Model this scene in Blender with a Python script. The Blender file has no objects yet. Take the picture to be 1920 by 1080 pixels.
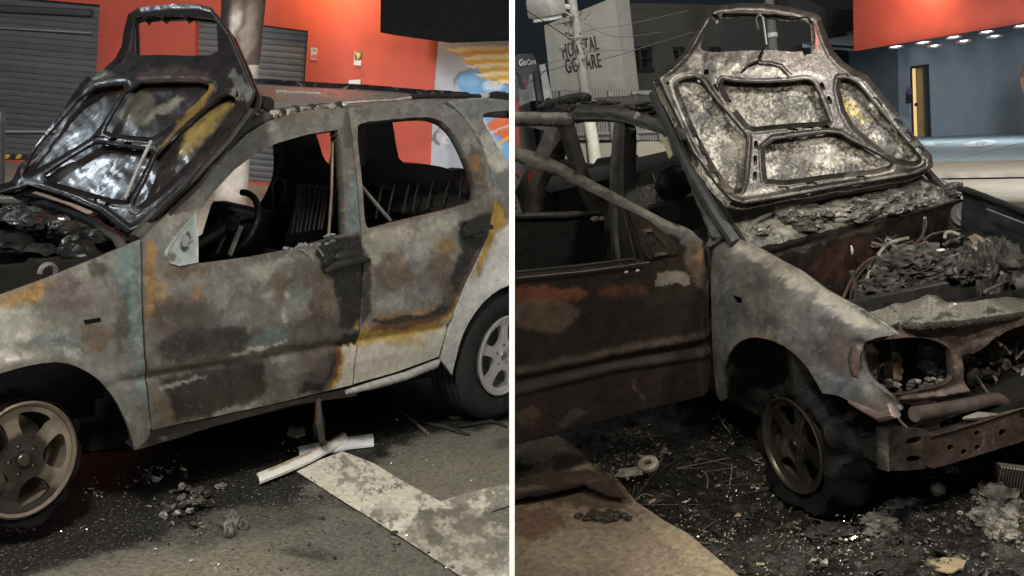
import bpy, bmesh, math, random
import numpy as np
from mathutils import Matrix, Vector, noise as mnoise
from mathutils.geometry import delaunay_2d_cdt

random.seed(7)
RNG = np.random.default_rng(11)
SC = bpy.context.scene
COL = SC.collection

# ------------------------------------------------------------------ frames
# every street half has its own local axes (its car: x forward, y to the car's left, z up)
FPX = 2300.0
CAMLOC = np.array([0.0, 0.0, 2.2])
HW = 0.0073                       # half thickness of the divider panel


class Frame:
    def __init__(s, M, t, side):
        s.M = np.array(M, float); s.t = np.array(t, float); s.side = side
        s.o = -s.M.T @ s.t

    def rays(s, p):
        p = np.asarray(p, float).reshape(-1, 2)
        d = np.stack([(p[:, 0] - 960) / FPX, (p[:, 1] - 540) / FPX, np.ones(len(p))], 1)
        return d @ s.M            # rows: M^T d

    def world(s):
        W = np.eye(4); W[:3, :3] = C2W @ s.M; W[:3, 3] = C2W @ s.t + CAMLOC
        return Matrix(W.tolist())

    def depth(s, px, py, z):
        return s.o + s.rays([(px, py)])[0] * z


ML = [[-0.609829, 0.788186, 0.08289], [0.089454, 0.172375, -0.980961], [-0.787468, -0.590804, -0.175626]]
MR = [[0.343284, 0.926481, -0.154238], [0.175412, -0.22457, -0.95854], [-0.922706, 0.301996, -0.239607]]
up = np.array(ML)[:, 2] + np.array(MR)[:, 2]
Zw = up / np.linalg.norm(up)
Yw = np.array([0, 0, 1.0]); Yw -= Zw * (Yw @ Zw); Yw /= np.linalg.norm(Yw)
Xw = np.cross(Yw, Zw)
C2W = np.stack([Xw, Yw, Zw])
L = Frame(ML, [-1.66571, 0.71037, 6.20833], 'L')
R = Frame(MR, [1.62517, 0.57928, 7.19931], 'R')

# ------------------------------------------------------------------ camera
cd = bpy.data.cameras.new('camera'); cam = bpy.data.objects.new('camera', cd); COL.objects.link(cam)
cd.sensor_width = 36; cd.lens = FPX / 1920 * 36; cd.clip_end = 500; cd.clip_start = 0.05
cm = np.eye(4); cm[:3, 0] = C2W @ [1, 0, 0]; cm[:3, 1] = C2W @ [0, -1, 0]; cm[:3, 2] = C2W @ [0, 0, -1]; cm[:3, 3] = CAMLOC
cam.matrix_world = Matrix(cm.tolist())
SC.camera = cam

# ------------------------------------------------------------------ world, lamps, exposure
wd = bpy.data.worlds.new('World'); SC.world = wd; wd.use_nodes = True
nt = wd.node_tree; nt.nodes.clear()
so = nt.nodes.new('ShaderNodeOutputWorld'); sb = nt.nodes.new('ShaderNodeBackground'); sk = nt.nodes.new('ShaderNodeTexSky')
sk.sky_type = 'NISHITA'; sk.sun_disc = False; sk.sun_elevation = math.radians(-1); sk.sun_rotation = math.radians(180)
sb.inputs[1].default_value = 0.15
gl_ = nt.nodes.new('ShaderNodeVectorMath'); gl_.operation = 'ADD'; gl_.inputs[1].default_value = (.075, .098, .125)   # city glow on the night sky
nt.links.new(sk.outputs[0], gl_.inputs[0]); nt.links.new(gl_.outputs[0], sb.inputs[0]); nt.links.new(sb.outputs[0], so.inputs[0])
SC.view_settings.view_transform = 'Standard'; SC.view_settings.look = 'None'
SC.view_settings.exposure = 0; SC.view_settings.gamma = 1
SC.render.engine = 'CYCLES'
SC.cycles.use_denoising = True
SC.cycles.max_bounces = 6; SC.cycles.diffuse_bounces = 3; SC.cycles.glossy_bounces = 3
SC.cycles.sample_clamp_indirect = 4


def lamp(F, name, loc, target, kind, energy, color, size=.3, angle=None, blend=.5):
    ld = bpy.data.lights.new(name, kind); o = bpy.data.objects.new(name, ld); COL.objects.link(o)
    ld.energy = energy; ld.color = color
    if kind == 'AREA': ld.size = size
    else: ld.shadow_soft_size = size
    if kind == 'SPOT': ld.spot_size = math.radians(angle); ld.spot_blend = blend
    W = F.world(); a = W @ Vector(loc); b = W @ Vector(target)
    o.location = a; o.rotation_euler = (b - a).to_track_quat('-Z', 'Y').to_euler()
    return o


def seen(F, X, Y, Z): return tuple(F.M.T @ (np.array([X, Y, Z]) - F.t))     # from right / down / ahead of the viewer


# street lamps above and behind the viewer, and unseen lamps added to light backdrops
lamp(L, 'street_or_added_light', seen(L, -.9, -3.3, .6), (-.2, .8, .5), 'AREA', 350, (1, .94, .82), .7)
lamp(L, 'street_or_added_light', (6.5, 2.5, 5.5), (1.4, 0, 1.0), 'AREA', 170, (.80, .89, 1), .6)
lamp(L, 'street_or_added_light', seen(L, -3.4, -3.6, 9.0), seen(L, -3.0, -1.6, 15.5), 'AREA', 270, (1, .93, .9), .8)  # unseen lamp added above the car to brighten the orange wall
lamp(L, 'street_or_added_light', seen(L, -.5, -2.55, 9.5), seen(L, -.4, -1.4, 15), 'SPOT', 560, (.90, .95, 1), .3, 70, .8)  # unseen spot added to brighten the mural wall
lamp(R, 'street_or_added_light', (5.6, 1.5, 6.2), (.6, -.2, 1.0), 'AREA', 190, (1, .92, .78), .4)
lamp(R, 'street_or_added_light', seen(R, .6, -3.0, .4), (1.4, -1.2, .1), 'AREA', 40, (1, .86, .70), .6)
lamp(R, 'street_or_added_light', seen(R, 5.6, -3.3, 10.5), seen(R, 9.0, -2.4, 21), 'AREA', 620, (.93, .96, 1), 1.0)  # unseen lamp added to light the blue wall and the lot
lamp(R, 'street_or_added_light', seen(R, 1.2, -5.2, 15.0), seen(R, 1.9, -1.8, 20), 'AREA', 170, (1, .95, .86), 1.0)  # unseen lamp added to light the hospital wall and the fence
lamp(L, 'street_or_added_light', tuple(L.depth(960, -2600, 2.9)), tuple(L.depth(958, 600, 3.4)), 'SPOT', 60, (1, 1, 1), .05, 40)  # unseen spot added to whiten the front edge of the divider

# ------------------------------------------------------------------ numeric helpers


def _hash(ix, iy, seed):
    h = (ix.astype(np.int64) * 374761393 + iy.astype(np.int64) * 668265263 + seed * 974711) & 0x7fffffff
    h = ((h ^ (h >> 13)) * 1274126177) & 0x7fffffff
    return ((h ^ (h >> 16)) & 0xffff) / 65535.0


def vnoise(x, y, seed=0):
    ix = np.floor(x); iy = np.floor(y); fx = x - ix; fy = y - iy
    fx = fx * fx * (3 - 2 * fx); fy = fy * fy * (3 - 2 * fy)
    a = _hash(ix, iy, seed); b = _hash(ix + 1, iy, seed); c = _hash(ix, iy + 1, seed); d = _hash(ix + 1, iy + 1, seed)
    return (a * (1 - fx) + b * fx) * (1 - fy) + (c * (1 - fx) + d * fx) * fy


def fbm(p, scale, seed=0, octv=4):
    p = np.asarray(p, float); s = np.zeros(len(p)); a = .5; f = 1.0 / scale
    for i in range(octv):
        s += a * (vnoise(p[:, 0] * f + 17.3 * i, p[:, 1] * f - 9.1 * i, seed + i) - .5); a *= .5; f *= 2.03
    return s * 2


def inside(p, poly):
    p = np.asarray(p, float); q = np.asarray(poly, float); r = np.zeros(len(p), bool); j = len(q) - 1
    for i in range(len(q)):
        a, b = q[i], q[j]
        c = ((a[1] > p[:, 1]) != (b[1] > p[:, 1]))
        with np.errstate(divide='ignore', invalid='ignore'):
            xx = (b[0] - a[0]) * (p[:, 1] - a[1]) / (b[1] - a[1] + 1e-12) + a[0]
        r ^= c & (p[:, 0] < xx); j = i
    return r


def edist(p, poly, closed=True):
    p = np.asarray(p, float); q = np.asarray(poly, float); best = np.full(len(p), 1e18)
    n = len(q)
    for i in range(n if closed else n - 1):
        a = q[i]; b = q[(i + 1) % n]; ab = b - a
        t = np.clip(((p - a) @ ab) / (ab @ ab + 1e-12), 0, 1)
        d = p - (a + t[:, None] * ab); best = np.minimum(best, (d * d).sum(1))
    return np.sqrt(best)


def smooth(pts, it=2, closed=True):
    q = np.asarray(pts, float)
    for _ in range(it):
        n = np.roll(q, -1, 0) if closed else q[1:]
        b = q if closed else q[:-1]
        r = np.empty((2 * len(b), 2)); r[0::2] = .75 * b + .25 * n; r[1::2] = .25 * b + .75 * n
        if not closed: r = np.vstack([q[:1], r, q[-1:]])
        q = r
    return q


def densify(poly, step):
    q = np.asarray(poly, float); out = []
    for i in range(len(q)):
        a = q[i]; b = q[(i + 1) % len(q)]; d = np.linalg.norm(b - a)
        if d < 1e-6: continue
        n = max(1, int(d / step))
        for k in range(n): out.append(a + (b - a) * k / n)
    return np.array(out)


def sstep(x): x = np.clip(x, 0, 1); return x * x * (3 - 2 * x)


def paint(p, base, patches, wob=14, wscale=38, seed=3):
    """patches: (colour, alpha, feather, polygon) - stains with a shape of their own"""
    p = np.asarray(p, float)
    w = p + wob * np.stack([fbm(p, wscale, seed), fbm(p, wscale, seed + 50)], 1)
    w = w + .45 * wob * np.stack([fbm(p, wscale / 5, seed + 9), fbm(p, wscale / 5, seed + 59)], 1)
    c = np.tile(np.array(base, float), (len(p), 1))
    for col, al, fe, poly in patches:
        poly = np.asarray(poly, float)
        if poly.shape == (4,):
            a = np.linspace(0, 2 * np.pi, 24, endpoint=False)
            poly = np.stack([poly[0] + poly[2] * np.cos(a), poly[1] + poly[3] * np.sin(a)], 1)
        sd = edist(w, poly) * np.where(inside(w, poly), 1, -1)
        m = (sstep(sd / (.85 * fe) + .5) * al)[:, None]
        c = c * (1 - m) + np.array(col) * m
    return c


def mottle(p, c, seed=5, k=1.0):
    """flaked and smoked skin: crisp-edged islands of thicker soot and of bared, ash dusted metal"""
    a = fbm(p, 34, seed) + .5 * fbm(p, 9, seed + 7); b = fbm(p, 26, seed + 20) + .6 * fbm(p, 7, seed + 27); e = fbm(p, 60, seed + 40)
    k = np.broadcast_to(k, len(p)); da = sstep((a - .10) * 9) * .5 * k; li = sstep((b - .16) * 9) * .55 * k
    lum = c.mean(1, keepdims=True)
    c = c * (1 - da[:, None]) * (1 + li[:, None]) * (1 + .30 * k * e)[:, None]
    edge = np.exp(-((a - .10) / .03) ** 2) * .5 * k * sstep((lum[:, 0] - .03) * 20)
    return c * (1 + edge[:, None])


def zz(ax, ay, s, pts): return [(ax + u / s, ay + v / s) for u, v in pts]


# ------------------------------------------------------------------ surfaces (pixel -> 3D point on a real surface)
def plane(F, p0, n):
    p0 = np.array(p0, float); n = np.array(n, float)

    def f(p):
        d = F.rays(p); k = ((p0 - F.o) @ n) / (d @ n)
        return F.o + d * k[:, None]
    f.F = F; f.n = n; return f


def plane3(F, a, b, c):
    a, b, c = [np.array(v, float) for v in (a, b, c)]
    return plane(F, a, np.cross(b - a, c - a))


def hit(F, px, py, ax, v):
    d = F.rays([(px, py)])[0]; return F.o + d * ((v - F.o[ax]) / d[ax])


PZ = [.1, .35, .5, .75, .95, 1.12, 1.22, 1.4, 1.6, 1.74, 1.9]
PY = [.84, .88, .905, .915, .90, .865, .845, .775, .70, .62, .56]


def prof(x, z):
    y = np.interp(z, PZ, PY)
    y = y * (1 - .07 * np.clip((x - 1.0) / 1.1, 0, 2) ** 2 - .05 * np.clip((-1.1 - x) / 1.2, 0, 2) ** 2)
    return y


def bodyside(F, sgn, off=0.0):
    def f(p):
        d = F.rays(p); y = np.full(len(d), .86)
        for _ in range(14):
            k = (sgn * (y + off) - F.o[1]) / d[:, 1]; q = F.o + d * k[:, None]
            y = .5 * y + .5 * prof(q[:, 0], q[:, 2])
        return q
    f.F = F; return f


def local(F, fn):
    def f(p): return fn(np.asarray(p, float))
    f.F = F; return f


# ------------------------------------------------------------------ object helpers
LOC = {}


def link(o): COL.objects.link(o); return o


def thing(F, name, label, cat, loc, group=None):
    o = link(bpy.data.objects.new(name, None)); o.empty_display_size = .1
    o.matrix_world = F.world() @ Matrix.Translation(Vector(loc))
    o['label'] = label; o['category'] = cat
    if group: o['group'] = group
    LOC[o.name] = np.array(loc, float); return o


def tag(o, label, cat, group=None):
    o['label'] = label; o['category'] = cat
    if group: o['group'] = group
    return o


def kind(o, k='structure'): o['kind'] = k; return o


def finish(F, name, verts, faces, mat, parent=None, cols=None, loc=None, shade=True):
    """one mesh object; verts in frame coordinates; whatever would pass through the divider panel is cut at it"""
    verts = np.asarray(verts, float)
    base = LOC[parent.name] if parent is not None else (np.array(loc, float) if loc is not None else verts.mean(0))
    me = bpy.data.meshes.new(name)
    me.from_pydata((verts - base).tolist(), [], [list(f) for f in faces])
    if cols is not None:
        at = me.color_attributes.new('col', 'FLOAT_COLOR', 'POINT')
        c = np.ones((len(verts), 4), np.float32); c[:, :3] = cols
        at.data.foreach_set('color', c.ravel())
    X = verts @ F.M[0] + F.t[0]
    if (F.side == 'L' and X.max() > -HW) or (F.side == 'R' and X.min() < HW):
        bm = bmesh.new(); bm.from_mesh(me)
        n = F.M[0]; c0 = (-HW if F.side == 'L' else HW) - F.t[0]
        co = n * c0 - base; no = n if F.side == 'L' else -n
        bmesh.ops.bisect_plane(bm, geom=bm.verts[:] + bm.edges[:] + bm.faces[:], plane_co=Vector(co), plane_no=Vector(no), clear_outer=True)
        bm.to_mesh(me); bm.free()
    me.materials.append(mat)
    if shade:
        me.polygons.foreach_set('use_smooth', [True] * len(me.polygons))
        me.set_sharp_from_angle(angle=math.radians(42))
    me.update()
    o = link(bpy.data.objects.new(name, me))
    if parent is not None: o.parent = parent
    else: o.matrix_world = F.world() @ Matrix.Translation(Vector(base))
    LOC[o.name] = base
    return o


def sheet(name, outline, smap, mat, parent=None, holes=(), th=.012, step=6, disp=None, base=(.1, .1, .1), patches=(), wob=14, wscale=38, seed=3, back=None, loc=None, colfn=None, rim=True):
    F = smap.F
    out = densify(outline, step)
    loops = [out] + [densify(h, step) for h in holes]
    mn = out.min(0); mx = out.max(0)
    gy = np.arange(mn[1] + step * .5, mx[1], step * .87); pts = []
    for r, yy in enumerate(gy):
        gx = np.arange(mn[0] + (step * .5 if r % 2 else 0), mx[0], step)
        pts.append(np.stack([gx, np.full(len(gx), yy)], 1))
    g = np.vstack(pts) if pts else np.zeros((0, 2))
    if len(g):
        m = inside(g, out)
        for h in loops[1:]: m &= ~inside(g, h)
        g = g[m]
        dm = np.full(len(g), 1e9)
        for l in loops: dm = np.minimum(dm, edist(g, l))
        g = g[dm > step * .45]
    vs = np.vstack(loops + [g]); ed = []; k = 0
    for l in loops:
        n = len(l); ed += [(k + i, k + (i + 1) % n) for i in range(n)]; k += n
    res = delaunay_2d_cdt([Vector(v) for v in vs.tolist()], ed, [], 0, 1e-5)
    v2 = np.array([tuple(v) for v in res[0]]); tri = np.array([f for f in res[2] if len(f) == 3])
    ce = v2[tri].mean(1); m = inside(ce, loops[0])
    for h in loops[1:]: m &= ~inside(ce, h)
    tri = tri[m]
    P = smap(v2)
    fn = np.cross(P[tri[:, 1]] - P[tri[:, 0]], P[tri[:, 2]] - P[tri[:, 0]])
    view = P[tri].mean(1) - F.o
    flip = (fn * view).sum(1) > 0
    tri[flip] = tri[flip][:, ::-1]; fn[flip] *= -1
    N = np.zeros_like(P)
    for i in range(3): np.add.at(N, tri[:, i], fn)
    N /= np.linalg.norm(N, axis=1)[:, None] + 1e-12
    if disp is not None: P = P + N * disp(v2, P)[:, None]
    cols = colfn(v2, P) if colfn else paint(v2, base, patches, wob, wscale, seed)
    if mat.name in ('burnt_panel', 'scorched_steel') and colfn is None and step > 1: cols = mottle(v2, cols, seed, np.clip((.62 - cols.max(1)) / .25, 0, 1) * (.42 if mat.name == 'burnt_panel' else .5))
    n = len(P)
    if th <= 0:
        return finish(F, name, P, tri, mat, parent, cols, loc)
    B = P - N * th
    cnt = {}
    for t in tri:
        for a, b in ((t[0], t[1]), (t[1], t[2]), (t[2], t[0])):
            cnt[(a, b)] = 1
    bd = [(a, b) for (a, b) in cnt if (b, a) not in cnt]
    faces = tri.tolist() + (tri[:, ::-1] + n).tolist() + [[b, a, a + n, b + n] for a, b in bd]
    bc = cols if back is None else np.tile(np.array(back, float), (n, 1))
    return finish(F, name, np.vstack([P, B]), faces, mat, parent, np.vstack([cols, bc]), loc)


class MB:
    def __init__(s): s.v = []; s.f = []; s.c = []

    def add(s, v, f, col=(.1, .1, .1)):
        k = len(s.v); s.v += [tuple(map(float, q)) for q in v]; s.f += [[i + k for i in q] for q in f]
        if isinstance(col, np.ndarray) and col.ndim == 2: s.c += col.tolist()
        else: s.c += [list(col)] * len(v)
        return s

    def box(s, c, size, rot=None, col=(.1, .1, .1), jit=0, bev=.0):
        c = np.array(c, float); h = np.array(size, float) / 2
        b = min(bev, h.min() * .6) if bev else min(.004, h.min() * .3)
        bm = bmesh.new(); bmesh.ops.create_cube(bm, size=1)
        for v in bm.verts: v.co = Vector((v.co.x * 2 * h[0], v.co.y * 2 * h[1], v.co.z * 2 * h[2]))
        bmesh.ops.bevel(bm, geom=bm.edges[:], offset=b, segments=2, affect='EDGES', profile=.5)
        A = np.array(rot) if rot is not None else np.eye(3)
        vv = np.array([v.co[:] for v in bm.verts]) @ A.T + c
        if jit: vv += RNG.normal(0, jit, vv.shape)
        bm.verts.index_update()
        s.add(vv, [[v.index for v in f.verts] for f in bm.faces], col); bm.free(); return s

    def tube(s, pts, r, n=8, col=(.1, .1, .1), cap=True):
        pts = np.array(pts, float); m = len(pts); r = np.full(m, r) if np.isscalar(r) else np.array(r, float)
        T = np.gradient(pts, axis=0); T /= np.linalg.norm(T, axis=1)[:, None] + 1e-12
        ref = np.array([0, 0, 1.0]) if abs(T[0][2]) < .9 else np.array([1.0, 0, 0]); vs = []
        a = np.linspace(0, 2 * np.pi, n, endpoint=False)
        u = np.cross(T[0], ref); u /= np.linalg.norm(u)
        for i in range(m):
            u = u - T[i] * (u @ T[i]); u /= np.linalg.norm(u) + 1e-12; w = np.cross(T[i], u)
            vs.append(pts[i] + r[i] * (np.cos(a)[:, None] * u + np.sin(a)[:, None] * w))
        fs = [[i * n + j, i * n + (j + 1) % n, (i + 1) * n + (j + 1) % n, (i + 1) * n + j] for i in range(m - 1) for j in range(n)]
        if cap: fs += [list(range(n))[::-1], [(m - 1) * n + j for j in range(n)]]
        return s.add(np.vstack(vs), fs, col)

    def lathe(s, prof_, c, axis, n=40, col=(.1, .1, .1), closed=False):
        """prof_: (radius, offset along axis)"""
        ax = np.array(axis, float); ax /= np.linalg.norm(ax); ref = np.array([0, 0, 1.0]) if abs(ax[2]) < .9 else np.array([1., 0, 0])
        u = np.cross(ref, ax); u /= np.linalg.norm(u); w = np.cross(ax, u); c = np.array(c, float)
        a = np.linspace(0, 2 * np.pi, n, endpoint=False); vs = []
        for r, h in prof_: vs.append(c + ax * h + r * (np.cos(a)[:, None] * u + np.sin(a)[:, None] * w))
        m = len(prof_); fs = []
        for i in range(m if closed else m - 1):
            k = (i + 1) % m
            fs += [[i * n + j, i * n + (j + 1) % n, k * n + (j + 1) % n, k * n + j] for j in range(n)]
        return s.add(np.vstack(vs), fs, col)

    def lump(s, c, rad, seed=0, amp=.3, fr=2.5, sub=3, col=(.1, .1, .1), col2=None, rot=None, sharp=False):
        bm = bmesh.new(); bmesh.ops.create_icosphere(bm, subdivisions=sub, radius=1)
        vv = np.array([v.co[:] for v in bm.verts]); fs = [[v.index for v in f.verts] for f in bm.faces]; bm.free()
        nn = np.array([mnoise.fractal(Vector(q * fr + seed * 13.7), .9, 2.1, 4) for q in vv])
        if sharp: nn = -np.abs(nn) * 1.6 + .4
        vv = vv * (1 + amp * nn)[:, None] * np.array(rad, float)
        if rot is not None: vv = vv @ np.array(rot).T
        cc = np.tile(np.array(col, float), (len(vv), 1))
        if col2 is not None:
            m = np.array([mnoise.fractal(Vector(q * 2.2 + seed * 3.1 + 40), .9, 2.1, 3) for q in vv / max(rad)])
            m = sstep(m * 1.6 + .45)[:, None]; cc = cc * (1 - m) + np.array(col2) * m
        return s.add(vv + np.array(c, float), fs, cc)

    def build(s, F, name, mat, parent=None, loc=None, shade=True):
        return finish(F, name, np.array(s.v), s.f, mat, parent, np.array(s.c), loc, shade)


def rotz(a): c, s_ = math.cos(a), math.sin(a); return np.array([[c, -s_, 0], [s_, c, 0], [0, 0, 1]])
def roty(a): c, s_ = math.cos(a), math.sin(a); return np.array([[c, 0, s_], [0, 1, 0], [-s_, 0, c]])
def rotx(a): c, s_ = math.cos(a), math.sin(a); return np.array([[1, 0, 0], [0, c, -s_], [0, s_, c]])


# ------------------------------------------------------------------ materials
MATS = {}


def mat(name, rough=.6, metal=0., var=.35, vscale=18, bump=.15, bscale=60, rvar=.2, spec=.5, speck=0., speckcol=(.6, .6, .58), speckscale=220, wet=0., fixed=None, coat=0., bd=.004):
    if name in MATS: return MATS[name]
    m = bpy.data.materials.new(name); m.use_nodes = True; t = m.node_tree; N = t.nodes; K = t.links
    b = N['Principled BSDF']; tc = N.new('ShaderNodeTexCoord')
    if fixed is None:
        at = N.new('ShaderNodeAttribute'); at.attribute_name = 'col'; src = at.outputs['Color']
    else:
        rg = N.new('ShaderNodeRGB'); rg.outputs[0].default_value = (*fixed, 1); src = rg.outputs[0]
    n1 = N.new('ShaderNodeTexNoise'); n1.inputs['Scale'].default_value = vscale; n1.inputs['Detail'].default_value = 8; n1.inputs['Roughness'].default_value = .65
    K.new(tc.outputs['Object'], n1.inputs['Vector'])
    mr = N.new('ShaderNodeMapRange'); mr.inputs['From Min'].default_value = .25; mr.inputs['From Max'].default_value = .75
    mr.inputs['To Min'].default_value = 1 - var; mr.inputs['To Max'].default_value = 1 + var
    K.new(n1.outputs['Fac'], mr.inputs['Value'])
    mx = N.new('ShaderNodeVectorMath'); mx.operation = 'SCALE'
    K.new(src, mx.inputs[0]); K.new(mr.outputs[0], mx.inputs['Scale'])
    col = mx.outputs[0]
    n2 = N.new('ShaderNodeTexNoise'); n2.inputs['Scale'].default_value = bscale; n2.inputs['Detail'].default_value = 6; n2.inputs['Roughness'].default_value = .7
    K.new(tc.outputs['Object'], n2.inputs['Vector'])
    if speck > 0:
        n3 = N.new('ShaderNodeTexNoise'); n3.inputs['Scale'].default_value = speckscale; n3.inputs['Detail'].default_value = 3
        K.new(tc.outputs['Object'], n3.inputs['Vector'])
        r3 = N.new('ShaderNodeMapRange'); r3.inputs['From Min'].default_value = .60; r3.inputs['From Max'].default_value = .70
        r3.inputs['To Max'].default_value = speck
        K.new(n3.outputs['Fac'], r3.inputs['Value'])
        mm = N.new('ShaderNodeMix'); mm.data_type = 'RGBA'
        mm.inputs[7].default_value = (*speckcol, 1)
        K.new(r3.outputs[0], mm.inputs[0]); K.new(col, mm.inputs[6]); col = mm.outputs[2]
    K.new(col, b.inputs['Base Color'])
    rr = N.new('ShaderNodeMapRange'); rr.inputs['From Min'].default_value = .3; rr.inputs['From Max'].default_value = .7
    rr.inputs['To Min'].default_value = max(.04, rough - rvar); rr.inputs['To Max'].default_value = min(1, rough + rvar)
    K.new(n2.outputs['Fac'], rr.inputs['Value'])
    if wet > 0:      # dark soaked patches are glossier
        bw = N.new('ShaderNodeRGBToBW'); K.new(src, bw.inputs[0])
        w = N.new('ShaderNodeMapRange'); w.inputs['From Min'].default_value = .012; w.inputs['From Max'].default_value = .05
        w.inputs['To Min'].default_value = 1 - wet; w.inputs['To Max'].default_value = 1
        K.new(bw.outputs[0], w.inputs['Value'])
        mu = N.new('ShaderNodeMath'); mu.operation = 'MULTIPLY'; K.new(rr.outputs[0], mu.inputs[0]); K.new(w.outputs[0], mu.inputs[1])
        K.new(mu.outputs[0], b.inputs['Roughness'])
    else: K.new(rr.outputs[0], b.inputs['Roughness'])
    b.inputs['Metallic'].default_value = metal; b.inputs['Specular IOR Level'].default_value = spec
    b.inputs['Coat Weight'].default_value = coat
    if bump > 0:
        bp = N.new('ShaderNodeBump'); bp.inputs['Strength'].default_value = bump; bp.inputs['Distance'].default_value = bd
        K.new(n2.outputs['Fac'], bp.inputs['Height']); K.new(bp.outputs[0], b.inputs['Normal'])
    MATS[name] = m; return m


def emit(name, col, st):
    m = bpy.data.materials.new(name); m.use_nodes = True; b = m.node_tree.nodes['Principled BSDF']
    b.inputs['Base Color'].default_value = (*col, 1); b.inputs['Emission Color'].default_value = (*col, 1); b.inputs['Emission Strength'].default_value = st
    return m


M_BODY = mat('burnt_panel', .34, .42, .32, 24, .16, 34, .2, speck=.12, speckcol=(.5, .5, .47), speckscale=60)
M_BODYR = mat('scorched_steel', .55, .35, .45, 14, .35, 70, .2, speck=.22, speckcol=(.5, .48, .42), speckscale=260)
M_SOOT = mat('sooty_metal', .5, .2, .6, 12, .5, 40, .25)
M_HOODL = mat('sooty_glossy_metal', .33, .3, .6, 10, .25, 18, .2, coat=.12, bd=.004)
M_ASH = mat('ash_coated_metal', .45, .35, .6, 60, .5, 130, .2, speck=.7, speckcol=(.75, .72, .64), speckscale=150)
M_VOID = mat('black_soot', .95, 0, .4, 14, .4, 40, .05, spec=.08)
M_DOORR = mat('scorched_door', .6, 0, .5, 16, .35, 60, .2, spec=.35, speck=.12, speckcol=(.4, .36, .3), speckscale=240)
M_RIM = mat('alloy', .35, .7, .25, 12, .08, 80, .12)
M_TYRE = mat('rubber', .7, 0, .5, 30, .6, 50, .2, spec=.2)
M_CHAR = mat('charred_debris', .6, .1, .7, 25, .6, 60, .3)
M_GROUND = mat('asphalt', .68, 0, .6, 42, .8, 75, .2, speck=.6, speckcol=(.26, .24, .19), speckscale=75, wet=.35, bd=.006)
M_GROUNDR = mat('debris_ground', .36, .05, .8, 22, .9, 60, .25, speck=.55, speckcol=(.14, .115, .085), speckscale=90, bd=.008)
M_PAINTLINE = mat('worn_road_paint', .7, 0, .35, 22, .6, 70, .12, speck=.85, speckcol=(.13, .12, .095), speckscale=34)
M_WALL = mat('painted_render', .72, 0, .13, 2.2, .12, 70, .06)
M_PLASTER = mat('weathered_plaster', .8, 0, .18, 4, .15, 60, .1)
M_SHUT = mat('roller_shutter', .5, .3, .15, 5, .05, 60, .1)
M_CONC = mat('concrete', .8, 0, .3, 9, .4, 60, .1)
M_PLASTIC = mat('white_plastic', .4, 0, .12, 14, .05, 40, .1)
M_SIGN = mat('sign_paint', .5, 0, .04, 5, 0, 20, .05)
M_SHARD = mat('glass_shards', .15, .4, .5, 60, 0, 20, .08)
M_SKIN = mat('skin', .55, 0, .08, 20, .1, 60, .05)
M_CLOTH = mat('cloth', .85, 0, .15, 30, .3, 150, .05)

# ------------------------------------------------------------------ colours of real surfaces
GREY = (.20, .20, .19); BROWN = (.15, .115, .085); SOOT = (.016, .015, .014); TEAL = (.17, .22, .22); ASHC = (.50, .49, .46)
RUST = (.33, .19, .06); SILVER = (.62, .60, .53); BURNY = (.50, .33, .08); BURNB = (.16, .065, .02); DARK = (.05, .045, .04)
MAUVE = (.155, .125, .12); PALE = (.33, .31, .27)


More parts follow.
